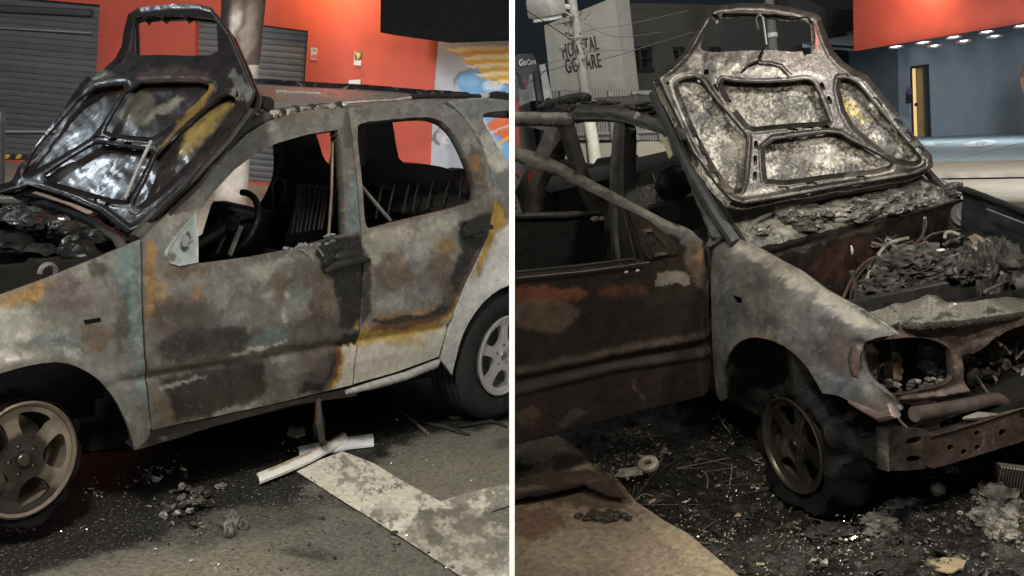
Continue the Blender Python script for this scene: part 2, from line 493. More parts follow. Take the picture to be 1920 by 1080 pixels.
def wheel(F, car, c, out, tyre_r, flat, rimcol, tyrecol, tyre_w=.24, spin=0.0, rough_rim=None, name='wheel'):
    """5-spoke alloy on a tyre; out = unit vector to the outside"""
    c = np.array(c, float); ax = np.array(out, float); ax /= np.linalg.norm(ax)
    ref = np.array([0, 0, 1.0]); u = np.cross(ref, ax); u /= np.linalg.norm(u); w = np.cross(ax, u)
    h = tyre_w / 2; R0 = .213
    t = MB()
    if tyre_r > .24:
        pr = [(R0 - .004, -h * .75), (R0 + .03, -h * .95), (tyre_r - .05, -h), (tyre_r - .012, -h * .86)]
        for q in np.linspace(-.8, .8, 9 if flat == 0 else 5):  # tread grooves, burnt smooth on the charred tyres
            pr.append((tyre_r - (.012 if flat == 0 and int(round(q * 5)) % 2 else 0) - (.02 * abs(q) if flat > 0 else 0), h * .86 * q))
        pr += [(tyre_r - .012, h * .86), (tyre_r - .05, h), (R0 + .03, h * .95), (R0 - .004, h * .75)] if flat == 0 else [(tyre_r - .03, h * .8), (R0 + .05, h * .80), (R0 + .022, h * .72), (R0 - .004, h * .62)]
        t.lathe(pr, c, ax, 72, tyrecol)
        v = np.array(t.v)
        if flat > 0:                                           # burnt through: sagged on to the ground, ragged
            nq = lambda sc, sd: np.array([mnoise.fractal(Vector(((q - c) / sc).tolist()) + Vector((sd, 0, 0)), .9, 2.1, 3) for q in v])
            v += ((v - c) / (np.linalg.norm(v - c, axis=1)[:, None] + 1e-9)) * (nq(.16, 3.) * flat * 1.6 + nq(.05, 9.) * flat * .5)[:, None] + ax * (nq(.10, 20.) * flat * .7)[:, None]
            v[:, 2] -= .25 * np.clip(v[:, 2] - c[2], 0, None) * (np.linalg.norm((v - c) - ax * ((v - c) @ ax)[:, None], axis=1) > R0 + .03) * .5
            gl = .012 if F.side == 'L' else .07; low = np.clip(gl + .05 - v[:, 2], 0, None); v[:, 2] = np.maximum(v[:, 2], gl)
            v += ax * (np.sign((v - c) @ ax) * low * .35)[:, None]
        t.v = [tuple(q) for q in v]
    root = t.build(F, name, M_TYRE, car)
    # rim: barrel + face with five windows
    fr = h * .82 if flat == 0 else h * .66
    b = MB()
    b.lathe([(.195, -h * .7), (.20, -h * .2), (.192, fr - h * .3), (.205, fr + h * .02), (.222, fr + h * .12), (.225, fr + h * .2), (.217, fr + h * .24), (.206, fr + h * .18), (.198, fr - h * .1), (.186, fr - h * .3), (.184, -h * .7)], c, ax, 64, rimcol)

    def smap(p):
        r = np.hypot(p[:, 0], p[:, 1])
        dome = .012 - .9 * np.clip(r - .075, 0, None) ** 2 + .012 * np.clip(1 - r / .05, 0, 1)
        dome = np.where(r > .165, dome + (r - .165) * .5, dome)
        return c + ax * (fr + dome)[:, None] + p[:, :1] * u + p[:, 1:] * w
    sm = local(F, smap)
    ang = np.linspace(0, 2 * np.pi, 60, endpoint=False)
    outl = np.stack([.203 * np.cos(ang), .203 * np.sin(ang)], 1); holes = []
    for k in range(5):
        a0 = spin + k * 2 * np.pi / 5
        q = [(.088, -.20), (.10, -.34), (.135, -.43), (.176, -.43), (.184, -.3), (.185, 0), (.184, .3), (.176, .43), (.135, .43), (.10, .34), (.088, .20), (.083, 0)]
        holes.append(smooth([(r * math.cos(a0 + a), r * math.sin(a0 + a)) for r, a in q], 1))
        a1 = a0 + math.pi / 5; p0 = .056
        holes.append([(p0 * math.cos(a1) + .011 * math.cos(z), p0 * math.sin(a1) + .011 * math.sin(z)) for z in np.linspace(0, 6.28, 9)[:-1]])
    pats = [] if rough_rim is None else rough_rim
    face = sheet('rim', outl, sm, M_RIM, root, holes, .022, .012, base=rimcol, patches=pats, wob=.02, wscale=.05)
    b.build(F, 'rim_barrel', M_RIM, face)
    n = MB()
    n.lathe([(.0, .012), (.022, .011), (.028, .004), (.030, -.01)], c + ax * (fr + .012), ax, 24, tuple(np.array(rimcol) * .35))
    n.build(F, 'centre_cap', M_RIM, face)
    for k in range(5):
        a1 = spin + (k + .5) * 2 * np.pi / 5; n = MB()
        n.lathe([(0, .012), (.006, .011), (.008, .0), (.008, -.02)], c + ax * (fr - .004) + .056 * (math.cos(a1) * u + math.sin(a1) * w), ax, 8, (.3, .29, .27))
        n.build(F, 'wheel_bolt', M_RIM, face)
    d = MB(); d.lathe([(0, 0), (.15, 0), (.155, -.02), (.0, -.02)], c - ax * .02, ax, 40, tuple(np.array(rimcol) * .6 + .03)); d.build(F, 'brake_disc', M_RIM, root)
    return root


def seat(F, car, c, sz=(.48, .5), h=.68, lean=.25, head=True, name='front_seat'):
    c = np.array(c, float); A = roty(-lean); m = MB()
    m.box(c + [0.05, 0, -.02], (sz[0], sz[1], .14), None, SOOT, .006, .05)
    m.box(c + A @ np.array([-.22, 0, h / 2]), (.11, sz[1] * .9, h), A, SOOT, .006, .045)
    o = m.build(F, name, M_SOOT, car)
    if head:
        q = MB(); q.lump(c + A @ np.array([-.22, 0, h + .10]), (.055, .13, .10), 3, .15, 2, 3, SOOT); q.build(F, 'headrest', M_SOOT, o)
    return o


def far_body(F, car, sgn, x0, k, zb=1.10):
    """the shell on the far side of the car: lower panels, pillars, roof rail"""
    def fm(p):
        y = prof(p[:, 0], p[:, 1]); return np.stack([p[:, 0] + x0, sgn * y, p[:, 1]], 1)
    sm = local(F, fm)
    dz = lambda v, P: .004 * fbm(v, .2, 9)
    outer = [(-2.2, .45), (-1.85, .4), (-1.8, .6), (-1.6, .76), (-1.4, .8), (-1.2, .76), (-1.02, .6), (-.98, .36), (.95, .36), (.93, 1.0), (.86, zb), (.55, 1.36), (.12, 1.66), (-.3, 1.73), (-1.2, 1.75), (-1.8, 1.72), (-2.1, 1.45), (-2.25, 1.1)]
    w1 = smooth([(.62, zb + .04), (.42, 1.36), (.1, 1.58), (-.2, 1.64), (-.24, 1.5), (-.25, zb + .05)], 2)
    w2 = smooth([(-.36, zb + .05), (-.36, 1.64), (-.8, 1.66), (-1.08, 1.63), (-1.22, 1.35), (-1.2, zb + .08), (-.8, zb + .06)], 2)
    w3 = smooth([(-1.42, zb + .1), (-1.42, 1.58), (-1.7, 1.62), (-1.86, 1.5), (-2.0, zb + .12)], 2)
    return sheet('body_side', outer, sm, M_SOOT, car, [w1, w2, w3], .05, .06, dz, base=DARK, patches=[(SOOT, .8, .1, (-.2, .7, 1.0, .25)), (BROWN, .5, .2, (-.9, .9, .3, .3))], wob=.1, wscale=.3)


# ================================================================== LEFT HALF: the street on the left
cl = thing(L, 'burnt_suv', 'fire gutted silver SUV by the orange wall, white paint left near its rear wheel', 'car', (0, 0, 0))
S = bodyside(L, +1)


def dentL(v, P):
    d = .006 * fbm(v, 90, 21) + .0015 * fbm(v, 16, 4)
    z = P[:, 2]
    d += -.012 * np.exp(-((z - .60) / .018) ** 2) + .008 * np.exp(-((z - .65) / .03) ** 2)   # groove over the side cladding
    return d


# --- fender
arch = smooth([(-150, 880), (-140, 800), (-112, 745), (-60, 712), (0, 695), (60, 679), (112, 675), (152, 690), (188, 716), (216, 756), (236, 800), (246, 840)], 1, False)
fender = [(-330, 700), (-200, 640), (-90, 588), (0, 553), (90, 520), (180, 484), (262, 449), (265, 520), (266, 600), (271, 690), (279, 775), (283, 800), (278, 822), (252, 838)] + arch.tolist()[::-1] + [(-200, 880), (-290, 820)]
sheet('fender', fender, S, M_BODY, cl, [[(156, 600), (188, 595), (191, 604), (159, 610)]], .02, 5,
      lambda v, P: dentL(v, P) * .5 + .022 * np.exp(-(edist(v, arch, False) / 18) ** 2),
      (.185, .175, .155), [
          (TEAL, .9, 22, [(215, 470), (262, 450), (270, 600), (280, 780), (245, 740), (232, 640), (222, 560)]),
          (GREY, .9, 30, [(150, 700), (200, 640), (255, 640), (262, 800), (235, 800)]),
          (RUST, .8, 22, [(0, 556), (80, 526), (110, 540), (60, 570), (0, 590)]),
          (ASHC, .7, 24, (20, 610, 46, 40)), (MAUVE, .9, 22, (130, 555, 44, 34)), ((.3, .28, .24), .7, 14, (90, 620, 40, 18)),
          (BROWN, .9, 16, (185, 630, 30, 26)), (TEAL, .6, 20, (105, 640, 50, 20)), (DARK, .6, 14, (228, 610, 14, 60)),
          (ASHC, .6, 8, (10, 665, 26, 14)), (ASHC, .5, 8, (128, 655, 16, 7)), (PALE, .5, 20, (150, 505, 60, 14)), (DARK, .8, 12, (185, 505, 22, 16)),
      ], 16, 26, 3, SOOT)
# --- wheel house and dark structure behind the panels
m = MB()
m.box((.4, .60, .36), (.9, .4, .10), None, SOOT); m.box((-.5, .0, .30), (3.0, 1.4, .08), None, SOOT)
m.box((.78, .45, .62), (.06, .75, .6), None, SOOT); m.box((1.4, .42, .75), (1.5, .05, .5), None, SOOT)
m.lump((1.55, .5, .42), (.3, .12, .09), 4, .4, 3, 2, SOOT)
m.tube([(1.62, .66, .78), (1.66, .72, .74), (1.67, .74, .67), (1.63, .74, .63)], .022, 8, DARK)
m.build(L, 'underbody', M_VOID, cl)
sheet('wheel_house', [(-160, 660), (60, 640), (262, 690), (262, 800), (240, 846), (-160, 870)], plane(L, (0, .5, 0), (0, 1, 0)), M_VOID, cl, [], .04, 14, None, (.008, .007, .007))

# --- front door
fd_out = [(267, 452), (310, 405), (365, 350), (420, 292), (462, 252), (500, 229), (548, 212), (600, 204), (650, 202), (657, 240), (668, 340), (676, 436), (678, 500), (675, 580), (669, 650), (661, 722), (610, 734), (500, 760), (400, 782), (284, 806), (276, 700), (270, 600), (268, 520)]
win = [(372, 494), (371, 402), (402, 358), (440, 318), (480, 288), (520, 268), (576, 252), (634, 243), (640, 270), (645, 350), (648, 438), (560, 464), (480, 480)]
mir = [(311, 478), (316, 464), (334, 438), (368, 399), (371, 450), (371, 492), (335, 499), (318, 494)]
fdoor = sheet('front_door', fd_out, S, M_BODY, cl, [win], .045, 4, dentL, (.165, .148, .125), [
    (GREY, .9, 24, [(270, 450), (470, 235), (650, 203), (650, 240), (480, 280), (370, 395), (310, 480)]),
    (PALE, .75, 16, [(300, 420), (360, 370), (400, 330), (385, 380), (330, 430)]), (PALE, .6, 10, [(440, 270), (480, 244), (530, 226), (520, 238), (470, 262)]),
    (BROWN, .5, 12, (335, 395, 18, 26)), (BROWN, .6, 14, (560, 222, 60, 9)),
    (TEAL, .8, 14, [(650, 330), (680, 330), (682, 435), (652, 440)]), (DARK, .7, 10, [(646, 204), (668, 204), (672, 270), (648, 280)]),
    (RUST, .85, 10, [(272, 456), (288, 450), (292, 500), (288, 560), (284, 600), (274, 600), (272, 540)]),
    (GREY, .7, 16, [(294, 500), (330, 520), (440, 500), (560, 470), (600, 470), (560, 520), (420, 560), (330, 560), (292, 560)]),
    (PALE, .7, 16, [(460, 500), (520, 485), (545, 480), (545, 520), (500, 540), (470, 520)]), (BROWN, .8, 14, (520, 540, 24, 32)), (BROWN, .7, 14, (350, 512, 40, 14)),
    (GREY, .9, 18, [(385, 560), (440, 530), (500, 530), (520, 570), (480, 620), (390, 620), (378, 600)]),
    (MAUVE, .9, 16, [(290, 560), (380, 545), (370, 600), (345, 640), (300, 645)]), (RUST, .5, 12, (300, 545, 18, 24)), (RUST, .4, 10, (372, 548, 14, 20)),
    (DARK, .85, 16, [(296, 640), (370, 610), (460, 615), (480, 640), (420, 660), (300, 682)]),
    (TEAL, .8, 12, [(470, 640), (500, 605), (535, 610), (530, 640), (480, 650)]), ((.24, .26, .25), .8, 14, (560, 560, 26, 22)), (GREY, .8, 16, (545, 590, 26, 26)), (BROWN, .8, 16, (600, 565, 24, 50)), (MAUVE, .7, 14, (602, 620, 40, 24)),
    ((.06, .052, .046), .6, 36, (350, 600, 70, 40)), ((.07, .06, .05), .55, 30, (560, 520, 50, 30)), (SOOT, .96, 10, [(598, 452), (676, 436), (690, 470), (692, 590), (672, 620), (636, 612), (634, 560), (622, 525), (600, 505), (592, 480)]),
    (SOOT, .95, 12, [(575, 700), (590, 680), (630, 660), (642, 620), (672, 625), (664, 640), (638, 650), (638, 690), (600, 735), (560, 740)]),
    (SOOT, .45, 60, (430, 655, 130, 46)), (SOOT, .4, 40, (600, 640, 60, 60)), (SOOT, .85, 18, [(296, 706), (340, 700), (420, 686), (495, 672), (500, 700), (490, 745), (420, 770), (330, 790), (318, 750)]),
    (BROWN, .75, 12, [(288, 740), (318, 760), (338, 792), (300, 802)]), (GREY, .6, 14, (540, 690, 30, 30)), (PALE, .5, 9, (525, 672, 12, 8)), (MAUVE, .6, 14, (585, 690, 36, 30)),
    (ASHC, .55, 5, [(296, 726), (350, 712), (390, 704), (350, 718), (300, 731)]), (ASHC, .6, 4, [(430, 662), (520, 640), (540, 634), (520, 646), (440, 668)]),
    (ASHC, .5, 5, [(396, 776), (440, 765), (480, 756), (470, 766), (400, 784)]), (ASHC, .6, 3, (539, 558, 6, 5)), (ASHC, .5, 3, [(529, 575), (534, 575), (534, 606), (529, 606)]), (ASHC, .5, 3, (497, 557, 8, 4)),
    (BURNB, .95, 5, [(632, 652), (646, 640), (672, 634), (662, 722), (606, 735), (628, 700)]), (BURNY, .95, 5, [(640, 650), (672, 640), (662, 722), (612, 736), (634, 704), (642, 674)]), (SILVER, .97, 9, [(646, 650), (672, 644), (662, 724), (620, 738), (640, 706), (648, 678)]),
    (SOOT, .95, 3, [(632, 642), (670, 624), (672, 641), (640, 650)]), (BURNY, .6, 4, [(660, 616), (674, 600), (672, 622)]),
], 10, 26, 3, SOOT)
sheet('mirror_mount', mir, bodyside(L, +1, .004), mat('bare_aluminium', .42, .6, .3, 22, .15, 60, .1), fdoor, [], .02, 4, lambda v, P: .004 * np.exp(-(edist(v, mir) / 3) ** 2), (.40, .45, .44),
      [(SOOT, .9, 3, smooth([(337, 470), (341, 445), (352, 432), (358, 440), (356, 470), (346, 474)], 1)), ((.38, .40, .40), .9, 2, (348, 452, 7, 12)), (BROWN, .8, 5, (322, 482, 8, 9)), (SOOT, .8, 1.5, (353, 441, 2, 3)), (SOOT, .8, 1.5, (348, 464, 2, 2)), (SOOT, .8, 1.5, (362, 452, 1.5, 2))], 3, 12)
hp = [hit(L, x, y, 1, .885) for x, y in ((600, 508), (618, 497), (650, 489), (668, 484), (684, 486))]
m = MB(); m.tube([p + [0, .03, 0] for p in hp], [.012, .02, .022, .02, .012], 10, SOOT)
m.lump(hp[2] + [0, .01, .02], (.09, .02, .035), 2, .3, 3, 3, SOOT); m.build(L, 'door_handle', M_SOOT, fdoor)
m = MB()                                                        # slack window channel and melted seal on the sill
for i in range(11):
    x = 512 + i * 11 + RNG.normal(0, 3); y = 480 - (x - 512) * .27 + RNG.normal(0, 4)
    m.lump(hit(L, x, y, 1, .868), (.012 + .014 * RNG.random(), .008, .007 + .007 * RNG.random()), i, .6, 3, 2, (.13, .16, .155) if i % 3 else GREY)
for x0, y0, x1, y1 in ((578, 470, 588, 492), (590, 462, 606, 480), (532, 478, 546, 494), (560, 468, 575, 476), (607, 445, 628, 440)):
    m.tube([hit(L, x0, y0, 1, .875), hit(L, (x0 + x1) / 2, (y0 + y1) / 2 - 3, 1, .882), hit(L, x1, y1, 1, .89)], .006, 6, (.14, .16, .155))
m.build(L, 'window_seal', M_CHAR, fdoor)['kind'] = 'stuff'
m = MB()                                                        # inner window post
m.tube([hit(L, x, y, 1, .80 - .0006 * (440 - y)) for x, y in ((624, 250), (636, 256), (641, 330), (644, 438))], [.02, .022, .022, .022], 8, (.05, .03, .03))
m.tube([hit(L, x, y, 1, .77 - .0006 * (440 - y)) for x, y in ((616, 446), (622, 360), (624, 262))], .007, 6, BROWN)
m.build(L, 'window_post', M_SOOT, fdoor)
# --- rear door
rd_out = [(653, 202), (700, 197), (760, 191), (800, 190), (838, 196), (862, 214), (884, 240), (906, 282), (921, 330), (926, 380), (916, 432), (896, 480), (872, 530), (850, 580), (834, 624), (822, 668), (740, 699), (664, 720), (672, 650), (677, 580), (681, 500), (679, 437), (671, 340), (660, 240)]
rwin = smooth([(668, 238), (680, 229), (730, 224), (790, 219), (816, 221), (838, 233), (862, 268), (884, 318), (893, 360), (888, 378), (850, 390), (800, 402), (740, 416), (692, 430), (684, 420), (680, 350)], 1)
rdoor = sheet('rear_door', rd_out, S, M_BODY, cl, [rwin], .045, 4, dentL, (.22, .205, .18), [
    (GREY, .8, 16, [(650, 200), (840, 185), (900, 260), (920, 360), (896, 370), (850, 250), (820, 215), (660, 230)]), (MAUVE, .5, 12, (700, 208, 40, 9)), (PALE, .6, 10, (880, 270, 12, 24)),
    (BROWN, .9, 8, [(872, 300), (890, 270), (908, 310), (916, 360), (900, 372)]), (RUST, .85, 6, [(884, 290), (896, 286), (901, 320), (892, 324)]),
    (PALE, .9, 14, [(676, 440), (760, 418), (866, 395), (870, 420), (860, 470), (800, 480), (740, 500), (684, 510)]), ((.42, .39, .34), .7, 12, (740, 440, 50, 14)), ((.42, .40, .36), .7, 12, (838, 430, 26, 18)),
    (RUST, .8, 10, [(826, 440), (852, 450), (858, 470), (840, 480), (824, 462)]), (BROWN, .85, 14, (735, 512, 36, 36)), (BROWN, .75, 16, (820, 500, 30, 40)), ((.30, .30, .29), .7, 14, (785, 480, 18, 40)), (GREY, .8, 12, (790, 550, 40, 26)), ((.30, .31, .30), .7, 10, (730, 570, 30, 20)),
    (SOOT, .93, 8, [(860, 420), (900, 400), (926, 400), (912, 440), (894, 480), (868, 530), (850, 566), (838, 590), (780, 606), (720, 612), (692, 604), (700, 596), (780, 590), (820, 575), (840, 530), (868, 470)]),
    (SOOT, .85, 8, [(678, 440), (694, 500), (694, 590), (674, 610)]), (BROWN, .6, 9, (838, 545, 14, 24)), (RUST, .6, 4, [(700, 590), (780, 584), (820, 572), (818, 580), (770, 594), (702, 600)]),
    (BURNB, .95, 8, [(664, 640), (690, 612), (760, 606), (838, 588), (900, 470), (922, 430), (940, 470), (840, 640), (800, 690), (660, 735)]),
    (BURNY, .95, 8, [(664, 625), (700, 622), (760, 618), (842, 594), (880, 525), (925, 455), (940, 500), (840, 660), (660, 740)]),
    (SILVER, .97, 18, [(660, 655), (720, 640), (780, 632), (830, 618), (862, 580), (930, 470), (950, 500), (840, 690), (660, 750)]), (BURNY, .5, 12, (760, 642, 40, 10)),
    (RUST, .8, 4, [(668, 618), (684, 604), (694, 612), (690, 624), (670, 630)]),
], 7, 22, 5, SOOT)
m = MB(); p = hit(L, 893, 430, 1, .90)
m.lump(p, (.10, .025, .045), 8, .25, 2.5, 3, SOOT); m.tube([hit(L, 870, 440, 1, .92), hit(L, 895, 428, 1, .935), hit(L, 922, 426, 1, .925)], [.018, .02, .014], 8, SOOT)
m.build(L, 'door_handle', M_SOOT, rdoor)
m = MB()                                                        # fallen strut inside the rear window
m.tube([hit(L, 676, 348, 1, .62), hit(L, 732, 414, 1, .70)], .010, 8, (.32, .31, .29)); m.build(L, 'fallen_rod', M_RIM, rdoor)
# --- rear quarter
qarch = smooth([(1010, 520), (975, 526), (940, 535), (905, 556), (876, 592), (856, 632), (844, 680), (840, 700)], 1, False)
q_out = [(840, 190), (880, 184), (950, 182), (1040, 184), (1050, 300), (1050, 520)] + qarch.tolist() + [(824, 674), (836, 626), (852, 582), (874, 532), (898, 482), (918, 433), (928, 380), (923, 330), (908, 281), (886, 239), (864, 212)]
qwin = smooth([(900, 216), (920, 209), (960, 207), (1010, 208), (1010, 330), (975, 322), (950, 300), (925, 262)], 1)
sheet('rear_quarter_panel', q_out, S, M_BODY, cl, [qwin], .03, 5, lambda v, P: .03 * np.exp(-(edist(v, qarch, False) / 22) ** 2) + .003 * fbm(v, 60, 8), (.50, .50, .48), [
    (GREY, .9, 12, [(836, 186), (1040, 180), (1040, 212), (905, 212), (880, 230)]), (GREY, .85, 10, [(870, 200), (905, 215), (940, 290), (960, 330), (960, 400), (930, 380), (905, 280)]),
    ((.55, .53, .47), .9, 8, [(900, 250), (916, 246), (955, 298), (960, 318), (930, 326), (912, 300)]), (PALE, .7, 8, (895, 235, 8, 12)),
    (GREY, .85, 10, [(930, 330), (962, 300), (990, 330), (990, 430), (948, 420), (932, 380)]),
    (SOOT, .8, 6, [(906, 400), (928, 380), (936, 420), (910, 445), (900, 470)]),
    (BURNB, .8, 5, [(914, 375), (930, 372), (948, 400), (952, 440), (935, 450), (900, 520), (890, 510), (912, 450)]), (BURNY, .9, 6, [(918, 378), (930, 376), (945, 400), (948, 425), (930, 440), (898, 515), (890, 520), (912, 440)]),
    ((.60, .60, .575), .97, 9, [(926, 440), (956, 420), (1000, 420), (1000, 540), (940, 540), (850, 680), (838, 680), (860, 600), (905, 510)]),
], 6, 22, 5, SOOT)
# --- sills
m = MB()
a = [hit(L, x, y, 1, .90) for x, y in ((650, 735), (700, 722), (760, 705), (816, 683), (823, 676))]
m.tube(a, [.012, .020, .022, .022, .010], 10, (.42, .42, .40)); m.build(L, 'running_board', M_BODY, cl)
sill = [(250, 840), (284, 808), (400, 784), (500, 762), (610, 737), (668, 724), (668, 742), (560, 757), (400, 800), (262, 843)]
sheet('sill', sill, bodyside(L, +1, -.02), M_SOOT, cl, [], .06, 6, lambda v, P: .006 * fbm(v, 20, 2), DARK, [(GREY, .6, 8, (262, 832, 16, 8)), (ASHC, .5, 3, (300, 818, 5, 3)), (SOOT, .8, 4, (414, 788, 5, 5))])
# --- roof
k = .2


def roofmap(p):
    y = p[:, 1]; x = p[:, 0]
    return np.stack([x + k * (y - .6), y, 1.735 - .055 * (y / .62) ** 2 - .03 * np.clip((x + .4) / .6, 0, 2) ** 2 * 1.6 - .012 * np.clip((-1.2 - x), 0, 2) ** 2 + .008 * fbm(p, .3, 3)], 1)


roof = sheet('roof', [(.10, -.60), (.12, .60), (-.4, .635), (-1.2, .64), (-2.0, .60), (-2.1, -.6), (-1.2, -.64), (-.4, -.635)], local(L, roofmap), M_BODY, cl, [], .03, .06, None, (.24, .235, .225),
             [(SOOT, .8, .1, (.0, -.1, .12, .5)), (RUST, .5, .1, (-.1, .3, .15, .2)), (PALE, .8, .2, (-.8, .3, .5, .3))], .08, .2, 3, SOOT)
m = MB()
m.tube([hit(L, x, y, 1, .60) for x, y in ((772, 182), (800, 180), (860, 180), (900, 181), (1010, 190))], .014, 8, SOOT)
m.lump(hit(L, 940, 182, 1, .58), (.12, .03, .03), 5, .3, 3, 3, SOOT); m.lump(hit(L, 906, 181, 1, .6), (.05, .02, .022), 6, .4, 3, 2, ASHC)
m.build(L, 'roof_rail', M_SOOT, roof)
m = MB()                                                        # curled strip of roof trim
for i in range(26):
    tt = i / 25; x = 478 + tt * 165; y = 228 - 26 * tt ** .6 + RNG.normal(0, 1.6)
    m.lump(hit(L, x, y - 3, 1, .64), (.02 + .02 * RNG.random(), .014, .010 + .012 * RNG.random()), i, .6, 3, 2, [SOOT, PALE, GREY, BROWN][i % 4])
m.tube([hit(L, x, y, 1, .62) for x, y in ((560, 209), (600, 200), (640, 198))], .016, 8, SOOT)
m.tube([hit(L, x, y, 1, .62) for x, y in ((600, 197), (680, 191), (740, 188), (770, 183))], .008, 6, PALE)
m.tube([hit(L, x, y, 1, .3) for x, y in ((520, 172), (545, 174), (600, 177))], .012, 6, PALE)
m.build(L, 'roof_trim', M_CHAR, roof)['kind'] = 'stuff'
# --- A pillar beneath the raised bonnet, far side, interior
m = MB(); m.tube([hit(L, x, y, 1, .80 - .0007 * (450 - y)) for x, y in ((255, 452), (300, 402), (360, 342), (420, 282), (462, 240), (500, 222))], .035, 10, DARK)
m.tube([(.52, -.78, 1.1), (.2, -.7, 1.38), (-.2, -.62, 1.66)], .04, 8, SOOT); m.tube([(.08, .62, 1.68), (0.0, 0, 1.70), (-.16, -.62, 1.67)], .03, 8, SOOT); m.build(L, 'windscreen_pillar', M_SOOT, cl)
fL = plane(L, (0, -.74, 0), (-.2, 1, 0))
sheet('body_side', [(230, 300), (300, 340), (400, 250), (480, 205), (560, 195), (1060, 190), (1060, 640), (900, 640), (700, 660), (300, 720), (230, 560)], fL, M_VOID, cl, [
    smooth([(330, 430), (400, 335), (480, 262), (520, 248), (533, 262), (538, 317), (530, 350), (510, 387), (473, 424), (440, 474), (380, 486), (345, 476)], 1), smooth([(588, 238), (642, 232), (642, 318), (622, 313), (607, 297), (597, 267)], 1),
    smooth([(648, 212), (684, 224), (688, 240), (687, 300), (684, 312), (648, 314)], 1), smooth([(732, 212), (830, 202), (884, 240), (902, 325), (874, 315), (846, 321), (836, 314), (788, 306), (750, 308), (742, 262)], 1), smooth([(892, 205), (1020, 200), (1020, 335), (965, 330), (925, 270)], 1)], .10, 6, lambda v, P: .01 * fbm(v, 30, 7), (.007, .007, .007), [(SOOT, .6, 14, (800, 330, 70, 8)), ((.06, .035, .03), .7, 8, (870, 345, 6, 20))], 8, 20, 3, SOOT)
seat(L, cl, (-.15, .36, .56), h=.40, head=False); seat(L, cl, (-.30, -.42, .56), h=.58, lean=.3, head=False)
seat(L, cl, (-.95, -.05, .72), (.45, 1.2), .5, .3, False, 'rear_seat')
m = MB(); m.box((-1.75, 0, .8), (.9, 1.3, .5), None, SOOT, .01, .05); m.lump((-1.45, .1, 1.1), (.3, .5, .1), 2, .4, 2, 3, SOOT); m.build(L, 'luggage_bay', M_VOID, cl)
m = MB(); m.box((.62, -.05, .80), (.34, 1.35, .26), None, SOOT, .012, .06)
for i in range(14): m.lump((.55 + RNG.normal(0, .1), RNG.uniform(-.6, .6), .94 + RNG.normal(0, .02)), (.08, .09, .03), i, .6, 3, 2, SOOT)
m.build(L, 'dashboard', M_CHAR, cl)
sw = hit(L, 432, 420, 1, .40); A = roty(-.5); m = MB(); an = np.linspace(-1.7, 1.7, 20)
m.tube([sw + A @ np.array([0, .165 * math.cos(q), .165 * math.sin(q)]) for q in an], .016, 8, SOOT)
for q in (.3, 2.8, 4.7): m.tube([sw, sw + A @ np.array([0, .18 * math.cos(q), .18 * math.sin(q)])], .012, 6, SOOT)
m.lump(sw, (.05, .07, .06), 3, .3, 2, 3, SOOT); m.tube([sw, sw + np.array([.35, 0, -.16])], .03, 8, SOOT); m.build(L, 'steering_wheel', M_SOOT, cl)
m = MB(); m.tube([hit(L, 430, 480, 1, .55), hit(L, 452, 425, 1, .5)], .012, 6, (.3, .3, .28)); m.build(L, 'bent_rod', M_SOOT, cl); m = MB()
for i in range(9):
    x = 548 + i * 8 + RNG.normal(0, 2); m.tube([hit(L, x, 438 - (x - 548) * .15, 1, .45), hit(L, x + 6, 395, 1, .42), hit(L, x + 10 + RNG.normal(0, 3), 345, 1, .36)], .005, 5, (.028, .028, .030))
for i in range(7): x = 700 + i * 26 + RNG.normal(0, 4); m.tube([hit(L, x, 412 - (x - 700) * .2, 1, .5), hit(L, x + 5, 385 - (x - 700) * .2, 1, .45), hit(L, x + 12, 352 - (x - 700) * .12, 1, .4)], .005, 5, (.03, .03, .03))
m.build(L, 'seat_springs', M_VOID, cl)['kind'] = 'stuff'; m = MB(); m.tube([hit(L, x, y, 1, .1) for x, y in ((512, 400), (510, 350), (520, 333), (534, 340), (530, 380))], .008, 6, SOOT); m.build(L, 'bent_wire', M_SOOT, cl)
# --- wheels
wheel(L, cl, hit(L, 21, 853, 1, .755), (-.02, 1, .02), .262, .018, (.27, .225, .18), (.004, .004, .004), .20, 1.25, [(DARK, .95, .03, (0, 0, .105, .105)), ((.02, .018, .016), .9, .02, (0, 0, .035, .035)), (SOOT, .85, .06, (-.03, -.16, .2, .07)), (SOOT, .7, .05, (-.16, .02, .06, .12)), ((.42, .38, .32), .8, .03, (.15, .02, .05, .1)), ((.42, .38, .32), .8, .03, (.08, .15, .05, .06)), (SOOT, .6, .03, (-.12, .05, .05, .05))])
wheel(L, cl, hit(L, 913, 658, 1, .80), (0, 1, 0), .368, 0, (.55, .54, .52), (.022, .022, .022), .25, .95)
# --- engine bay
m = MB()
for i in range(46):
    x = RNG.uniform(-120, 215); y = 400 + (x + 120) * .12 + RNG.uniform(-26, 45)
    p = hit(L, x, y, 2, RNG.uniform(.86, 1.02)); m.lump(p, (RNG.uniform(.04, .12), RNG.uniform(.04, .12), RNG.uniform(.03, .07)), i, .38, 1.8, 3, SOOT, (.07, .085, .09) if i % 5 == 0 else SOOT, None, False)
m.build(L, 'engine', M_HOODL, cl)['kind'] = 'stuff'; m = MB(); m.box((1.3, -.2, .62), (1.1, 1.3, .3), None, SOOT, .03, .05); m.build(L, 'engine_block', M_VOID, cl)
sheet('scuttle', [(-140, 335), (10, 345), (130, 385), (245, 442), (264, 456), (240, 500), (120, 430), (-140, 430)], plane(L, (0, 0, .98), (0, 0, 1)), M_VOID, cl, [], .03, 8, None, SOOT)
m = MB()
pts = [hit(L, x, y, 2, 1.09) for x, y in ((-90, 372), (-20, 374), (60, 376), (120, 390), (180, 418), (220, 448), (232, 470))]
m.tube(pts, .022, 8, (.1, .1, .1))
